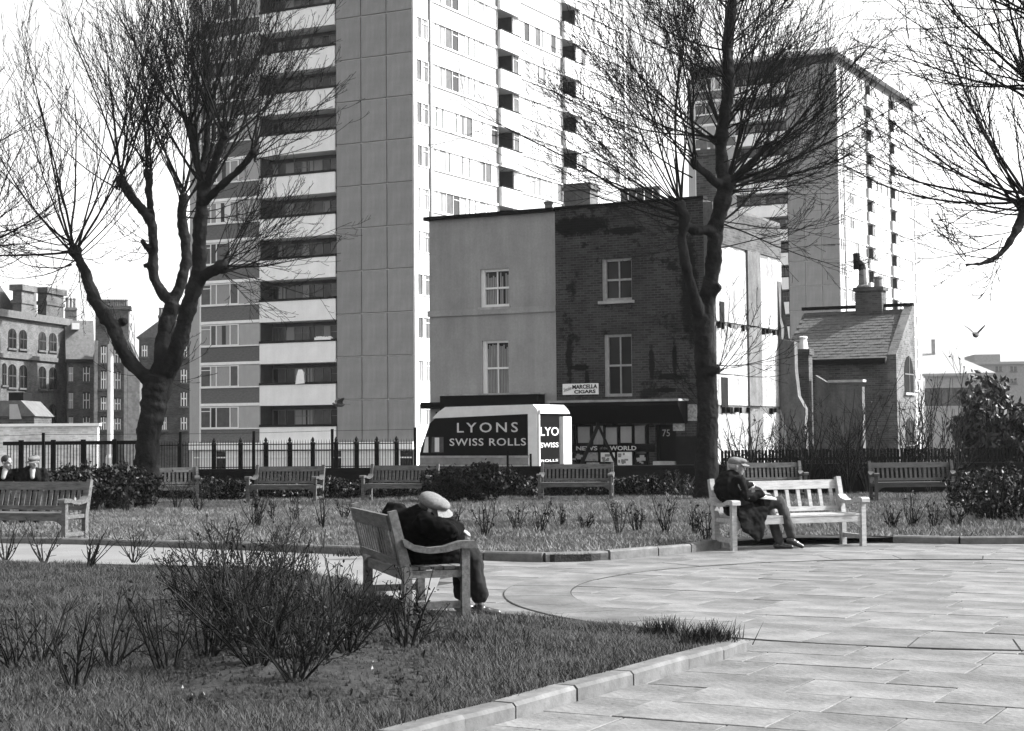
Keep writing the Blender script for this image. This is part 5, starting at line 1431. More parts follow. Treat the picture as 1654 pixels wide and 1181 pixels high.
# roses on the middle lawn: base pixel, height px
where = ['left of the sleeping man', 'behind the sleeping man', 'right of the sleeping man', 'between the two occupied benches', 'right of the man in the flat cap']
mid = [(170, 828, 55), (205, 832, 50), (245, 826, 48), (285, 828, 60), (322, 832, 50), (345, 815, 40), (415, 858, 62), (440, 848, 38), (478, 850, 50), (522, 862, 66), (555, 846, 40), (735, 868, 40),
       (785, 875, 62), (838, 864, 40), (872, 870, 50), (905, 858, 36), (945, 862, 30), (1000, 870, 58), (1030, 866, 46), (1076, 870, 62), (1122, 872, 55), (1140, 880, 60), (1440, 862, 40), (1475, 858, 52), (1510, 862, 48), (1545, 858, 58)]
def side(x):
    return ('from the left below the left tree' if x < 360 else 'from the left, left of the sleeping man' if x < 580 else 'from the left just right of the sleeping man' if x < 900 else 'from the left between the two occupied benches' if x < 1160 else 'from the left, right of the pale bench')
cnt = {}
ORD = ['first', 'second', 'third', 'fourth', 'fifth', 'sixth', 'seventh', 'eighth', 'ninth']
for x, y, hp in mid:
    g = ground(x, y); g.z += .06; s = side(x); cnt[s] = cnt.get(s, -1) + 1
    shrub('%s rose bush %s' % (ORD[cnt[s]], s), g, hp * g.y / F_PX * 1.05, random.randint(6, 10), .5, leaves=46, r=.011, group='rose bushes ' + s, leafm='leaf_dark', lsize=.028)
# bigger foreground roses
fgs = [(417, 1098, 205, 14, 'dense tall rose bush in the foreground bed, largest of all'), (455, 1062, 170, 11, 'tall rose bush just right of the largest one'), (385, 1052, 165, 11, 'tall rose bush just left of the largest one'), (335, 1075, 130, 9, 'rose bush at the left side of the dense foreground clump'), (560, 1075, 120, 9, 'rose bush at the right end of the dense foreground clump'), (519, 1085, 150, 12, 'dense foreground rose bush close behind the nearest bench'), (363, 1034, 130, 10, 'foreground rose bush rising in the middle of the soil bed'),
       (178, 1092, 120, 6, 'sparse dark rose bush at the bottom left with long bent stems'), (268, 1096, 115, 6, 'sparse rose bush at the bottom between the dense bush and the left corner'), (62, 1092, 100, 6, 'sparse rose bush second from the bottom left corner'),
       (22, 1095, 90, 5, 'thin rose bush in the bottom left corner'), (305, 998, 90, 8, 'short rose bush at the far side of the soil bed'), (662, 1062, 110, 8, 'rose bush growing against the back of the nearest bench'), (580, 1045, 90, 7, 'low rose bush under the back of the nearest bench'),
       (140, 925, 62, 6, 'small rose bush on the path edge below the left bench'), (70, 915, 58, 5, 'thin rose bush below the middle of the left bench'), (8, 912, 60, 6, 'rose bush at the left edge below the bench'), (215, 915, 52, 6, 'low rose bush by the path right of the left bench'),
       (455, 960, 100, 9, 'rose bush at the back of the foreground bed near the path'), (330, 925, 60, 6, 'small rose bush beside the path in the foreground grass'), (480, 1120, 130, 8, 'rose bush at the very bottom below the dense bush'), (120, 1130, 110, 6, 'rose bush at the very bottom near the left corner')]
for x, y, hp, n, lb in fgs:
    g = ground(x, y); g.z += .05
    shrub(lb, g, hp * g.y / F_PX * 1.2, int(n * 1.5) + 2 if n > 7 else n + 4, .95, leaves=200 if n > 7 else 40, r=.009, group='rose bushes of the foreground bed', leafm='leaf_dark', lsize=.016, lvl=2 if n > 7 else 1)
# bare shrubs behind the wall on the right
for x, hp, n, D, lb in ((1205, 120, 10, 45.2, 'bare shrub with upright stems right of the centre tree trunk'), (1255, 105, 9, 45.4, 'bare shrub in front of the white party wall'), (1300, 150, 12, 45.3, 'tall dark bare shrub below the outhouse flue'), (1370, 145, 14, 45.2, 'spreading bare shrub in front of the tiled house wall'),
                     (1400, 120, 10, 45.5, 'bare shrub at the corner of the tiled house'), (1465, 150, 10, 45.3, 'bare shrub below the arched gable window'), (1500, 160, 10, 45.4, 'tall thin bare shrub left of the evergreen bush'), (1538, 170, 9, 45.3, 'slender bare shrub against the evergreen bush'),
                     (1175, 90, 8, 45.3, 'low bare shrub directly beside the centre tree trunk'), (1340, 100, 9, 45.5, 'short bare shrub between the outhouse and the tiled house')):
    p = atY(x, 750, D); p.z = gz(D) + .05
    shrub(lb, p, (hp + 30) * D / F_PX, n, .5, name='bare_shrub', r=.022, group='bare shrubs along the garden wall', leaves=60, lsize=.04, lvl=2)

def leafy(name, label, cat, p, rx, ry, h, n, size, m, up=.0, group=None, stems=8, elong=1.0, lump=6):
    t = thing(name, label, cat, p, 0, group)
    # leaves sit in clumps spread through the crown
    nc = max(30, n // 45)
    cc = rng.normal(0, 1, (nc, 3)); cc /= np.linalg.norm(cc, axis=1)[:, None]; cc *= rng.uniform(.25, 1, (nc, 1)) ** .45
    cc = cc * [rx, ry, h / 2] * rng.uniform(.8, 1.12, (nc, 1)) + [0, 0, h / 2]
    cc = cc[cc[:, 2] > .02]
    idx = rng.integers(0, len(cc), n)
    P = cc[idx] + rng.normal(0, 1, (n, 3)) * min(rx, h / 2) * .13
    P[:, 2] = np.abs(P[:, 2])
    U = rng.normal(0, 1, (n, 3)); U[:, 2] += up; U /= np.linalg.norm(U, axis=1)[:, None]
    V = np.cross(U, rng.normal(0, 1, (n, 3))); V /= np.linalg.norm(V, axis=1)[:, None]
    S = size * rng.uniform(.6, 1.35, (n, 1))
    q = np.stack([P - U * S * elong, P + V * S * .55, P + U * S * elong, P - V * S * .55], 1).reshape(-1, 3)
    inst(np_mesh('leaves', q, np.arange(4 * n).reshape(-1, 4), m if isinstance(m, list) else [m], (rng.uniform(0, 1, n) < .25).astype(int) if isinstance(m, list) else None), 'leaves', t)
    sb = MB()
    for i in range(stems):
        a = random.uniform(0, 6.28); d = Vector((math.cos(a) * .5 * rx / h, math.sin(a) * .5 * ry / h, 1)).normalized()
        pts, rad = twig_path((math.cos(a) * rx * .15, math.sin(a) * ry * .15, 0), d, h * random.uniform(.7, .98), .022, .006, 6, .1, .1); sb.tube(pts, rad, 4, False)
    sb.build('stems', 'shrub_stem', t)
    return t
p = atY(1600, 740, 47.5); p.z = -.2
leafy('evergreen_bush', 'large evergreen bush with upright leaves at the right behind the paling', 'bush', p, 1.0, .9, (691 - 612) * 47.5 / F_PX + 1.85, 5200, .085, ['leaf', 'leaf_pale'], 1.2, elong=1.3)
p = atY(1650, 745, 46.9); p.z = -.2
leafy('evergreen_bush', 'lower evergreen bush at the right edge', 'bush', p, .9, .8, 2.3, 3200, .08, ['leaf', 'leaf_pale'], 1.0, elong=1.3)
p = atY(770, 795, 41.5); p.z = gz(41.5) + .04
leafy('dark_bush', 'dense dark evergreen bush in front of the van', 'bush', p, 1.05, .7, .98, 6500, .05, 'leaf_dark', .3)
p = atY(700, 795, 42.5); p.z = gz(42.5) + .04
leafy('dark_bush', 'small dark bush under the front of the van', 'bush', p, .5, .5, .8, 1800, .05, 'leaf_dark', .3)
hx = [(70, 1.0), (110, 1.05), (150, 1.1), (190, 1.05), (225, .95)]
for i, (x, h) in enumerate(hx):
    p = atY(x, 790, 37 + .4 * i); p.z = gz(37) + .05
    leafy('hedge_shrub', ['leafy low shrub right of the two seated people', 'second leafy low shrub left of the lamp post', 'leafy low shrub just left of the lamp post', 'leafy low shrub at the foot of the lamp post', 'leafy low shrub left of the big tree trunk'][i], 'bush', p, .5, .45, h, 1500, .055, ['leaf_dark', 'leaf'], .5, 'low shrubs along the left railings')
for i, (x, y, h) in enumerate(((330, 800, .7), (370, 798, .65), (545, 796, .5), (640, 794, .5), (845, 800, .5), (1010, 800, .55), (1050, 805, .6))):
    g = ground(x, y); g.z += .04
    leafy('ground_cover', ['straggly low plant left of the bench under the balconies', 'straggly low plant next to the bench under the balconies', 'low plant between the two benches by the railings', 'low plant behind the bench nearest the sleeper', 'low dark plant left of the newsagent bench', 'low dark plant right of the newsagent bench', 'low dark plant left of the strap-leaved plants'][i], 'plant', g, .7, .4, h, 1100, .045, ['leaf_dark', 'leaf'], .4, 'low plants along the garden wall')
for i, (x, y, h) in enumerate(((1570, 840, .9), (1605, 850, .95), (1640, 846, 1.0), (1675, 850, 1.0), (1590, 815, .8), (1630, 818, .9))):
    g = ground(x, y); g.z += .04
    leafy('straggly_shrub', ['straggly shrub at the near left end of the right-edge thicket', 'second straggly shrub from the left in the near row of the thicket', 'straggly shrub in the near row at the very right edge', 'straggly shrub beyond the right edge, only its side showing', 'straggly shrub in the back row beside the dark bench', 'straggly shrub in the back row at the right edge'][i], 'bush', g, .5, .4, h, 900, .04, ['leaf_dark', 'leaf'], .6, 'thicket of shrubs at the right edge', stems=16)
# plants along the foot of the wall
PL = [(262, 'left of the bench at the big tree'), (300, 'behind the half-hidden bench'), (350, 'left of the bench below the balconies'), (395, 'at the left arm of the bench below the balconies'), (455, 'behind the bench below the balconies'), (525, 'right of the bench below the balconies'),
      (565, 'left of the bench nearest the sleeper'), (660, 'behind the bench nearest the sleeper'), (870, 'behind the newsagent bench at left'), (930, 'behind the newsagent bench'), (1000, 'right of the newsagent bench'), (1045, 'below the shop door'), (1095, 'left of the centre tree')]
for i, (x, w_) in enumerate(PL):
    p = atY(x, 780, 45.2); p.z = gz(45) + .04
    leafy('wall_plant', 'low wall plant ' + w_, 'plant', p, .75, .35, random.uniform(.45, .72), 1300, .045, ['leaf_dark', 'leaf_pale'] if x < 700 else ['leaf_dark', 'leaf'], .4, 'scrubby plants along the foot of the wall')
# strap-leaved plants by the centre tree
def strap(label, x, y, n, h):
    g = ground(x, y); g.z += .05
    t = thing('strap_leaved_plant', label, 'plant', g, 0, 'strap-leaved plants')
    m = MB()
    for i in range(n):
        a = random.uniform(0, 6.28); L = h * random.uniform(.6, 1.1); d = Vector((math.cos(a) * .6, math.sin(a) * .6, 1)).normalized(); st = Vector((random.gauss(0, .12), random.gauss(0, .1), 0))
        pts, _ = twig_path(st, d, L, .02, .02, 5, -.5, .05); sd = d.cross(UPV).normalized(); vs_ = []
        for k, q in enumerate(pts): w_ = .022 * (1 - (k / 5) ** 2) + .002; vs_ += [q - sd * w_, q + sd * w_]
        m.add(vs_, [(2 * k, 2 * k + 1, 2 * k + 3, 2 * k + 2) for k in range(5)])
    m.build('leaves', 'leaf_pale', t)
strap('strap-leaved plant left of the centre tree foot, leftmost of three', 1078, 806, 26, .65); strap('strap-leaved plant in the middle beside the centre tree', 1104, 806, 28, .7); strap('strap-leaved plant touching the centre tree foot', 1126, 806, 22, .6)
# grass tufts at the lawn corner
def tuft(label, x, y, n, h, s=.12):
    g = ground(x, y); g.z += .05
    t = MB()
    for i in range(n):
        a = random.uniform(0, 6.28); st = Vector((random.gauss(0, s), random.gauss(0, s * .6), 0)); d = Vector((math.cos(a) * .55, math.sin(a) * .55, 1)).normalized(); L = h * random.uniform(.5, 1.1)
        pts, _ = twig_path(st, d, L, 1, 1, 3, -.4, .08); sd = d.cross(UPV).normalized(); vs_ = []
        for k, q in enumerate(pts): w_ = .005 * (1 - k / 3) + .0008; vs_ += [q - sd * w_, q + sd * w_]
        t.add(vs_, [(2 * k, 2 * k + 1, 2 * k + 3, 2 * k + 2) for k in range(3)])
    e = thing('grass_tuft', label, 'grass tuft', g, 0, 'long grass tufts'); stuff(t.build('blades', 'tuft', e))
tuft('long grass tuft at the tip of the foreground lawn corner', 1140, 1052, 420, .20, .10); tuft('smaller grass tuft left of the one at the lawn tip', 1072, 1035, 260, .16, .09); tuft('dark grass clump on the lawn in front of the nearest bench', 740, 1048, 320, .11, .22)
tuft('thin grass tuft by the kerb behind the nearest bench', 568, 905, 120, .16, .12)
# ================================================================== PEOPLE
def cap_seg(m, p, q, r0, r1, n=10):
    p, q = Vector(p), Vector(q)
    m.ball(p, r0, n, 6); m.ball(q, r1, n, 6); m.tube([p, q], [r0, r1], n)
def fuse(name, m, mats, parent, vox=.012, it=6, fac=.5):
    o = m.build(name, mats, parent)
    a = o.modifiers.new('fuse', 'REMESH'); a.mode = 'VOXEL'; a.voxel_size = vox; a.use_smooth_shade = True
    b = o.modifiers.new('soften', 'SMOOTH'); b.factor = fac; b.iterations = it
    if name in ('overcoat', 'trousers'):         # folds in the cloth
        tx_ = bpy.data.textures.new('folds', 'CLOUDS'); tx_.noise_scale = .11; tx_.noise_depth = 2
        d_ = o.modifiers.new('folds', 'DISPLACE'); d_.texture = tx_; d_.strength = .075 if name == 'overcoat' else .045; d_.mid_level = .5
    return o
def hand(m, wrist, fwd, palm_n, curl=.5, s=1.0):
    """palm and five unequal bent fingers; thumb leaves the side near the wrist"""
    f = Vector(fwd).normalized(); n = Vector(palm_n); n = (n - f * n.dot(f)).normalized(); sd = f.cross(n)
    w = Vector(wrist)
    for k in (-.028, -.009, .010, .028): cap_seg(m, w + sd * k * .7 * s, w + f * .085 * s + sd * k * s, .014 * s, .013 * s, 8)
    for k, L in ((-.030, .060), (-.010, .075), (.011, .080), (.031, .070)):
        a = w + f * .09 * s + sd * k * s; d = f
        for seg in (.45, .32, .23):
            d = (d + n * curl * .55).normalized(); b = a + d * L * seg * s; cap_seg(m, a, b, .0095 * s, .0088 * s, 6); a = b
    a = w + f * .025 * s + sd * .03 * s; d = (f * .55 + sd * .8 + n * .3).normalized()
    b = a + d * .04 * s; cap_seg(m, a, b, .012 * s, .011 * s, 6); d = (d + f * .6).normalized(); cap_seg(m, b, b + d * .032 * s, .0105 * s, .009 * s, 6)
def head(m, c, fwd, up, s=1.0):
    """skull, jaw, nose, ears, brow, lips: c is the middle of the head"""
    f = Vector(fwd).normalized(); u = Vector(up); u = (u - f * u.dot(f)).normalized(); r = f.cross(u)
    M_ = Matrix((r, f, u)).transposed()
    def at(x, y, z): return Vector(c) + M_ @ Vector((x, y, z)) * s
    m.ball(at(0, -.012, .035), (.076 * s, .095 * s, .085 * s), 16, 12, rot=M_)
    m.ball(at(0, .035, -.045), (.058 * s, .058 * s, .070 * s), 14, 10, rot=M_)
    m.ball(at(0, .062, -.095), (.030 * s, .026 * s, .024 * s), 10, 8, rot=M_)
    cap_seg(m, at(0, .092, .012), at(0, .112, -.026), .010 * s, .016 * s, 8)
    for k in (-1, 1):
        m.ball(at(.083 * k, -.01, -.012), (.012 * s, .024 * s, .034 * s), 8, 8, rot=M_)
        m.ball(at(.034 * k, .078, .026), (.024 * s, .016 * s, .010 * s), 8, 6, rot=M_)
        m.ball(at(.046 * k, .062, -.03), (.024 * s, .022 * s, .02 * s), 8, 6, rot=M_)
    m.ball(at(0, .093, -.058), (.026 * s, .010 * s, .007 * s), 8, 6, rot=M_); m.ball(at(0, .090, -.072), (.022 * s, .010 * s, .007 * s), 8, 6, rot=M_)
    return at, M_
def flat_cap(parent, at, M_, m, s=1.0, name='flat_cap'):
    q = MB()
    q.ball(at(0, -.018, .068), (.100 * s, .112 * s, .060 * s), 18, 10, rot=M_)
    q.ball(at(0, .045, .080), (.088 * s, .088 * s, .040 * s), 16, 8, rot=M_)
    q.ball(at(0, -.02, .050), (.094 * s, .112 * s, .040 * s), 16, 8, rot=M_)
    o = fuse('flat_cap', q, m, parent, .010, 5)
    b = MB(); n = 12; vs_ = []
    for i in range(n + 1):
        a = math.pi * (.12 + .76 * i / n)
        for rr, zz in ((.085 * s, .052), (.158 * s, .028)):
            vs_.append(at(math.cos(a) * rr * .98, .01 + math.sin(a) * rr, zz - .01 * abs(math.cos(a))))
    for i in range(n + 1):
        a = math.pi * (.12 + .76 * i / n)
        for rr, zz in ((.085 * s, .044), (.156 * s, .021)):
            vs_.append(at(math.cos(a) * rr * .98, .01 + math.sin(a) * rr, zz - .01 * abs(math.cos(a))))
    k = 2 * (n + 1); fs = []
    for i in range(n):
        fs += [(2 * i, 2 * i + 1, 2 * i + 3, 2 * i + 2), (k + 2 * i + 2, k + 2 * i + 3, k + 2 * i + 1, k + 2 * i), (2 * i + 1, k + 2 * i + 1, k + 2 * i + 3, 2 * i + 3)]
    b.add(vs_, fs).build('peak', m, o)
    return o
def face_bits(parent, at, M_, s=1.0, eyes_open=True):
    e = MB()
    for k in (-1, 1): e.ball(at(.033 * k, .080, .008), (.013 * s, .008 * s, .006 * s), 8, 6, rot=M_)
    e.build('eyes', 'hair_dark', parent)
    b = MB()
    for k in (-1, 1): b.ball(at(.034 * k, .091, .031), (.021 * s, .006 * s, .004 * s), 8, 6, rot=M_)
    b.build('eyebrows', 'hair_grey', parent)
def shoe(parent, ankle, toe_dir, down=(0, 0, -1), s=1.0):
    f = Vector(toe_dir).normalized(); d = Vector(down); d = (d - f * d.dot(f)).normalized(); a = Vector(ankle)
    q = MB(); cap_seg(q, a + d * .045 - f * .045, a + d * .05 + f * .07, .038 * s, .040 * s, 10); cap_seg(q, a + d * .055 + f * .07, a + d * .062 + f * .165, .040 * s, .030 * s, 10); cap_seg(q, a - d * .01, a + d * .05, .042 * s, .042 * s, 10)
    return fuse('shoe', q, 'shoe', parent, .010, 3)

# ---- the man in the flat cap, on the pale bench. Local frame of the bench: x along (right), -y to the front
def person_frame(bo, label, off=Vector((0, 0, 0))):
    t = thing('person', label, 'person', bo.location + off, bo.rotation_euler.z, 'people on the benches'); return t
pm_ = person_frame(mbn, 'man in flat cap and dark overcoat, legs crossed, on the pale sunlit bench', mdir * -.11)
hipL, hipR = Vector((-.66, -.12, .53)), Vector((-.66, .08, .53))     # facing +x: his left hip is at the back rest
pel = Vector((-.68, -.02, .55)); ches = Vector((-.76, -.02, .83)); neck = Vector((-.745, -.03, .99)); hd = Vector((-.70, -.05, 1.105))
fdir = Vector((.93, -.36, -.10)).normalized()
shR, shL = Vector((-.76, -.21, .91)), Vector((-.74, .17, .92))
elR, waR = Vector((-.70, -.33, .70)), Vector((-.47, -.31, .74))
elL, waL = Vector((-.50, .30, .86)), Vector((-.25, .33, .83))
knR, anR = Vector((-.14, -.20, .62)), Vector((-.02, -.30, .17))          # near leg crossed over
knL, anL = Vector((-.20, -.02, .50)), Vector((-.14, -.16, .09))
b = MB()
b.ball(pel, (.16, .17, .13), 14, 10); b.ball(ches, (.14, .18, .19), 14, 10); cap_seg(b, pel, ches, .13, .14); cap_seg(b, ches, neck, .10, .058); cap_seg(b, neck, hd - Vector((0, 0, .05)), .056, .052)
for s_, e_, w_ in ((shR, elR, waR), (shL, elL, waL)): cap_seg(b, s_, e_, .052, .042); cap_seg(b, e_, w_, .042, .028)
for h_, k_, a_ in ((hipR, knR, anR), (hipL, knL, anL)): cap_seg(b, h_, k_, .085, .058); cap_seg(b, k_, a_, .056, .038)
at, M_ = head(b, hd, fdir, (0, 0, 1))
hand(b, waR, (1, .25, .1), (0, .2, -1), .7); hand(b, waL, (.9, -.2, -.35), (0, -.2, -1), .6)
fuse('body', b, 'skin', pm_, .008, 3, .4)
face_bits(pm_, at, M_)
hq = MB(); hq.ball(at(0, -.045, .005), (.080, .075, .062), 14, 10, rot=M_); hq.build('hair', 'hair_grey', pm_, True)
flat_cap(pm_, at, M_, 'cap')
c = MB(); c.ball(pel + Vector((0, 0, .02)), (.20, .21, .17), 14, 10); c.ball(ches - Vector((.03, 0, 0)), (.215, .225, .22), 14, 10); cap_seg(c, pel, ches, .19, .19); cap_seg(c, ches + Vector((0, 0, .1)), neck - Vector((.005, 0, .01)), .13, .075)
cap_seg(c, shR, shL, .085, .085)
for s_, e_, w_ in ((shR, elR, waR), (shL, elL, waL)): cap_seg(c, s_, e_, .078, .064); cap_seg(c, e_, w_.lerp(e_, .08), .064, .050)
# skirts of the coat over the thighs and hanging off the seat
cap_seg(c, hipR + Vector((.0, .0, .02)), hipR.lerp(knR, .6), .125, .10); cap_seg(c, hipL, hipL.lerp(knL, .6), .12, .10)
c.add([(-.86, -.30, .58), (-.34, -.30, .58), (-.50, -.36, .14), (-.58, -.37, .10), (-.80, -.36, .30), (-.86, -.24, .58), (-.34, -.24, .56), (-.50, -.32, .14), (-.58, -.33, .10), (-.80, -.32, .30)],
      [(0, 4, 3, 2, 1), (5, 6, 7, 8, 9), (0, 1, 6, 5), (1, 2, 7, 6), (2, 3, 8, 7), (3, 4, 9, 8), (4, 0, 5, 9)])
fuse('overcoat', c, 'coat_grey', pm_, .014, 6)
lp_ = MB()
for k in (-1, 1): lp_.bar(neck + Vector((.05, .05 * k - .02, -.02)), ches + Vector((.17, .04 * k - .05, -.02)), .055, .02, (1, 0, 0))
fuse('lapels', lp_, 'trousers_grey', pm_, .008, 3)
cap_s = MB(); cap_seg(cap_s, neck + Vector((.03, -.01, -.03)), neck + Vector((.075, -.03, -.085)), .04, .03); fuse('shirt_collar', cap_s, 'paper', pm_, .008, 3)
tr = MB()
for h_, k_, a_ in ((hipR, knR, anR), (hipL, knL, anL)): cap_seg(tr, h_, k_, .105, .080); cap_seg(tr, k_, a_ + Vector((0, 0, .02)), .078, .068)
fuse('trousers', tr, 'trousers_grey', pm_, .012, 5)
shoe(pm_, anR - Vector((0, 0, .02)), (.85, -.35, -.35), (-.3, 0, -1)); shoe(pm_, anL - Vector((0, 0, .01)), (.9, -.4, 0))
for e_, w_ in ((elR, waR), (elL, waL)): q = MB(); cap_seg(q, w_.lerp(e_, .1), w_.lerp(e_, .03), .040, .038); fuse('cuff', q, 'paper', pm_, .008, 2)
# folded newspaper in his lap and bag on the seat back
npz = thing('newspaper', 'folded white newspaper held on the lap of the man in the flat cap', 'newspaper', mbn.location - mdir * .11, mbn.rotation_euler.z)
for i in range(4):
    z = .655 + .007 * i
    MB().add([(-.52, -.30 + .01 * i, z + .03), (-.26, -.33, z), (-.22, -.12, z + .015), (-.48, -.1 + .01 * i, z + .05), (-.52, -.30 + .01 * i, z + .034), (-.26, -.33, z + .004), (-.22, -.12, z + .019), (-.48, -.1 + .01 * i, z + .054)],
             [(3, 2, 1, 0), (4, 5, 6, 7), (0, 1, 5, 4), (1, 2, 6, 5), (2, 3, 7, 6), (3, 0, 4, 7)]).build('sheet', 'paper', npz)

# ---- the sleeper on the nearest bench: bench local frame, x along; bench faces -y; camera looks along his right side
ps = person_frame(fgb, 'man asleep in a black coat on the nearest bench, pale cap bowed')
# which end of the bench is nearer the camera?
inv = (Matrix.Translation(fgb.location) @ Matrix.Rotation(fgb.rotation_euler.z, 4, 'Z')).inverted()
near = 1 if (inv @ Vector((0, 10, 0))).x > 0 else -1
def Q(along, front, z): return Vector((near * along, -front, z))      # along: towards the camera end; front: away from the back rest
pel = Q(.36, -.06, .54); ches = Q(.46, -.05, .75); neck = Q(.52, -.02, .86); hd = Q(.55, .05, .925)
fdir = Q(.20, .88, -.42).normalized(); updir = Q(.36, .32, .86).normalized()
shN, shF = Q(.66, -.04, .80), Q(.28, -.05, .83)
elN, waN = Q(.80, .14, .745), Q(.62, .27, .76)
elF, waF = Q(.30, .22, .70), Q(.52, .30, .72)
hipN, hipF = Q(.46, -.05, .52), Q(.26, -.05, .52)
knN, anN = Q(.48, .42, .51), Q(.52, .48, .14)
knF, anF = Q(.26, .40, .50), Q(.22, .40, .14)
b = MB()
b.ball(pel, (.17, .16, .13), 14, 10); b.ball(ches, (.18, .15, .18), 14, 10); cap_seg(b, pel, ches, .13, .14); cap_seg(b, ches, neck, .10, .06); cap_seg(b, neck, hd - updir * .05, .056, .052)
for s_, e_, w_ in ((shN, elN, waN), (shF, elF, waF)): cap_seg(b, s_, e_, .052, .042); cap_seg(b, e_, w_, .042, .028)
for h_, k_, a_ in ((hipN, knN, anN), (hipF, knF, anF)): cap_seg(b, h_, k_, .085, .058); cap_seg(b, k_, a_, .056, .038)
at, M_ = head(b, hd, fdir, updir)
hand(b, waN, Q(-.8, .4, .1), Q(0, -.5, -1), .8); hand(b, waF, Q(.8, .3, .1), Q(0, -.5, -1), .8)
fuse('body', b, 'skin', ps, .008, 3, .4)
face_bits(ps, at, M_)
hq = MB(); hq.ball(at(0, -.05, .0), (.080, .072, .06), 14, 10, rot=M_); hq.build('hair', 'hair_dark', ps, True)
flat_cap(ps, at, M_, 'cap', 1.14)
c = MB(); c.ball(pel + Vector((0, 0, .03)), (.21, .20, .18), 14, 10); c.ball(ches, (.22, .185, .22), 14, 10); cap_seg(c, pel, ches, .18, .18); cap_seg(c, ches, neck, .17, .095); cap_seg(c, shN, shF, .105, .105)
c.ball(Q(.34, -.22, .82), (.19, .14, .15), 12, 8); c.ball(Q(.56, .16, .72), (.2, .17, .15), 12, 8)
for s_, e_, w_ in ((shN, elN, waN), (shF, elF, waF)): cap_seg(c, s_, e_, .095, .082); cap_seg(c, e_, w_.lerp(e_, .05), .082, .060)
cap_seg(c, hipN, hipN.lerp(knN, .75), .125, .10); cap_seg(c, hipF, hipF.lerp(knF, .75), .125, .10)
fuse('overcoat', c, 'coat', ps, .014, 6)
tr = MB()
for h_, k_, a_ in ((hipN, knN, anN), (hipF, knF, anF)): cap_seg(tr, h_, k_, .11, .092); cap_seg(tr, k_, a_ + Vector((0, 0, .03)), .09, .082)
fuse('trousers', tr, 'trousers', ps, .012, 5)
shoe(ps, anN - Vector((0, 0, .06)), Q(.15, 1, -.05)); shoe(ps, anF - Vector((0, 0, .06)), Q(-.1, 1, -.05))

# ---- two people on a bench beyond the left edge of the hedge
bx_ = atY(8, 745, 31)
bl = bench('bench beyond the left hedge on which two people sit', B_std, bx_.x - .25, 31.1, (.25, -.97), gz(31) + .06)
def sitter(label, off, hairm, coatm, capm=None, lean=.1, turn=0.0, paper=False):
    t = thing('person', label, 'person', bl.location, bl.rotation_euler.z, 'people on the benches')
    o = Vector((off, 0, 0)); V = lambda x, y, z: o + Vector((x, y, z))
    pel, ches, neck, hd = V(0, .05, .54), V(lean * .5, .0, .86), V(lean, -.06, 1.02), V(lean + .03, -.12, 1.13)
    f = Vector((math.sin(turn), -math.cos(turn), -.25)).normalized()
    b = MB(); b.ball(pel, (.17, .15, .13)); b.ball(ches, (.18, .13, .18)); cap_seg(b, pel, ches, .13, .13); cap_seg(b, ches, neck, .1, .056); cap_seg(b, neck, hd - Vector((0, 0, .05)), .054, .05)
    J = {}
    for k in (-1, 1):
        s_, e_, w_ = V(lean + .19 * k, -.0, .96), V(lean + .25 * k, -.1, .70), V(lean + .08 * k, -.3, .68)
        h_, kn, an = V(.1 * k, 0, .52), V(.12 * k, -.42, .52), V(.12 * k, -.5, .1)
        cap_seg(b, s_, e_, .05, .042); cap_seg(b, e_, w_, .042, .028); cap_seg(b, h_, kn, .085, .058); cap_seg(b, kn, an, .056, .038); J[k] = (s_, e_, w_, h_, kn, an)
        hand(b, w_, (-.3 * k, -1, 0), (0, 0, -1), .5)
    at, M_ = head(b, hd, f, (0, 0, 1)); fuse('body', b, 'skin', t, .010, 3, .4); face_bits(t, at, M_)
    hq = MB(); hq.ball(at(0, -.03, .045), (.088, .1, .088), 14, 10, rot=M_); hq.build('hair', hairm, t, True)
    if capm: flat_cap(t, at, M_, capm)
    c = MB(); c.ball(pel, (.2, .19, .16)); c.ball(ches, (.215, .17, .21)); cap_seg(c, pel, ches, .17, .16); cap_seg(c, ches, neck, .15, .075)
    tr = MB()
    for k in (-1, 1):
        s_, e_, w_, h_, kn, an = J[k]; cap_seg(c, s_, e_, .078, .064); cap_seg(c, e_, w_, .064, .05); cap_seg(tr, h_, kn, .105, .08); cap_seg(tr, kn, an, .078, .068); shoe(t, an - Vector((0, 0, .03)), (0, -1, 0))
    fuse('overcoat', c, coatm, t, .016, 5); fuse('trousers', tr, 'trousers', t, .014, 4)
    sc = MB(); cap_seg(sc, neck + Vector((0, -.06, -.03)), ches + Vector((.02, -.17, .0)), .055, .04); fuse('shirt_front', sc, 'cloth_grey', t, .01, 3)
    return t
sitter('dark-haired person in a black coat at the left edge, pale collar showing', .12, 'hair_dark', 'coat', None, .1, .9)
sitter('person in a pale cap bending forward, second from the left edge', .66, 'hair_dark', 'coat_grey', 'cap', .04, -.5)

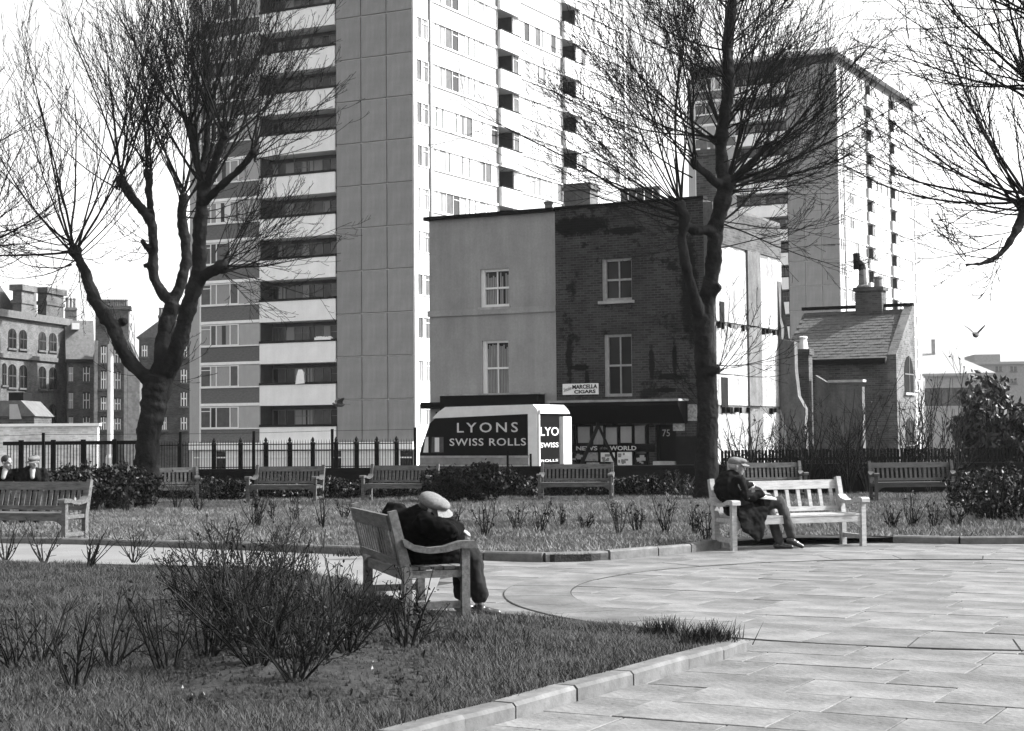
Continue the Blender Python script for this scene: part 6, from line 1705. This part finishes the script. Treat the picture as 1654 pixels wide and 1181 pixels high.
# ================================================================== PIGEONS IN FLIGHT
def pigeon(label, p, rz, s, flap):
    t = thing('pigeon', label, 'bird', p, rz, 'pigeons in flight')
    b = MB(); b.ball((0, 0, 0), (.15 * s, .055 * s, .06 * s), 12, 8); b.ball((.15 * s, 0, .035 * s), (.04 * s, .03 * s, .03 * s), 10, 8); cap_seg(b, (.08 * s, 0, .01), (.15 * s, 0, .035 * s), .04 * s, .03 * s, 8); cap_seg(b, (.18 * s, 0, .03 * s), (.205 * s, 0, .02 * s), .009 * s, .004 * s, 6)
    b.add([(-.1 * s, -.02 * s, 0), (-.1 * s, .02 * s, 0), (-.3 * s, .06 * s, .01), (-.3 * s, -.06 * s, .01), (-.1 * s, -.02 * s, .015), (-.1 * s, .02 * s, .015), (-.3 * s, .06 * s, .018), (-.3 * s, -.06 * s, .018)], [(3, 2, 1, 0), (4, 5, 6, 7), (0, 1, 5, 4), (1, 2, 6, 5), (2, 3, 7, 6), (3, 0, 4, 7)])
    fuse('body', b, 'bird', t, .012 * s, 2)
    for k in (-1, 1):
        e = flap; vs_ = []
        for f, ch, sw in ((0, .16, 0), (.35, .17, .03), (.7, .13, -.02), (1, .03, -.12)):
            y = k * (.03 + .30 * f * math.cos(e)) * s; z = (.02 + .30 * f * math.sin(e) * (1 - .25 * f)) * s
            vs_ += [((.07 + sw) * s, y, z), ((.07 + sw - ch) * s, y, z), ((.07 + sw - ch) * s, y, z + .008 * s), ((.07 + sw) * s, y, z + .014 * s)]
        fs = []
        for i in range(3):
            for j in range(4): fs.append((i * 4 + j, i * 4 + (j + 1) % 4, (i + 1) * 4 + (j + 1) % 4, (i + 1) * 4 + j))
        MB().add(vs_, fs + [(12, 13, 14, 15)]).build('wing', 'bird', t)
pigeon('pigeon flying in the open sky at right', atY(1576, 541, 40), R(60), 1.15, R(50)); pigeon('pigeon flying past the lowest balcony of the large tower', atY(548, 654, 52), R(200), 1.15, R(42))

# ================================================================== THIN LONDON HAZE
hz = MB().box(-450, 450, -30, 420, -3.2, 62).build('haze', 'paper')
hz.data.materials.clear()
hm_ = bpy.data.materials.new('haze'); hm_.use_nodes = True; n_ = hm_.node_tree; n_.nodes.clear()
pv_ = n_.nodes.new('ShaderNodeVolumePrincipled'); pv_.inputs['Color'].default_value = (.9, .9, .9, 1); pv_.inputs['Density'].default_value = 0.00013; pv_.inputs['Anisotropy'].default_value = .2
n_.links.new(pv_.outputs[0], n_.nodes.new('ShaderNodeOutputMaterial').inputs['Volume'])
hz.data.materials.append(hm_); stuff(hz)
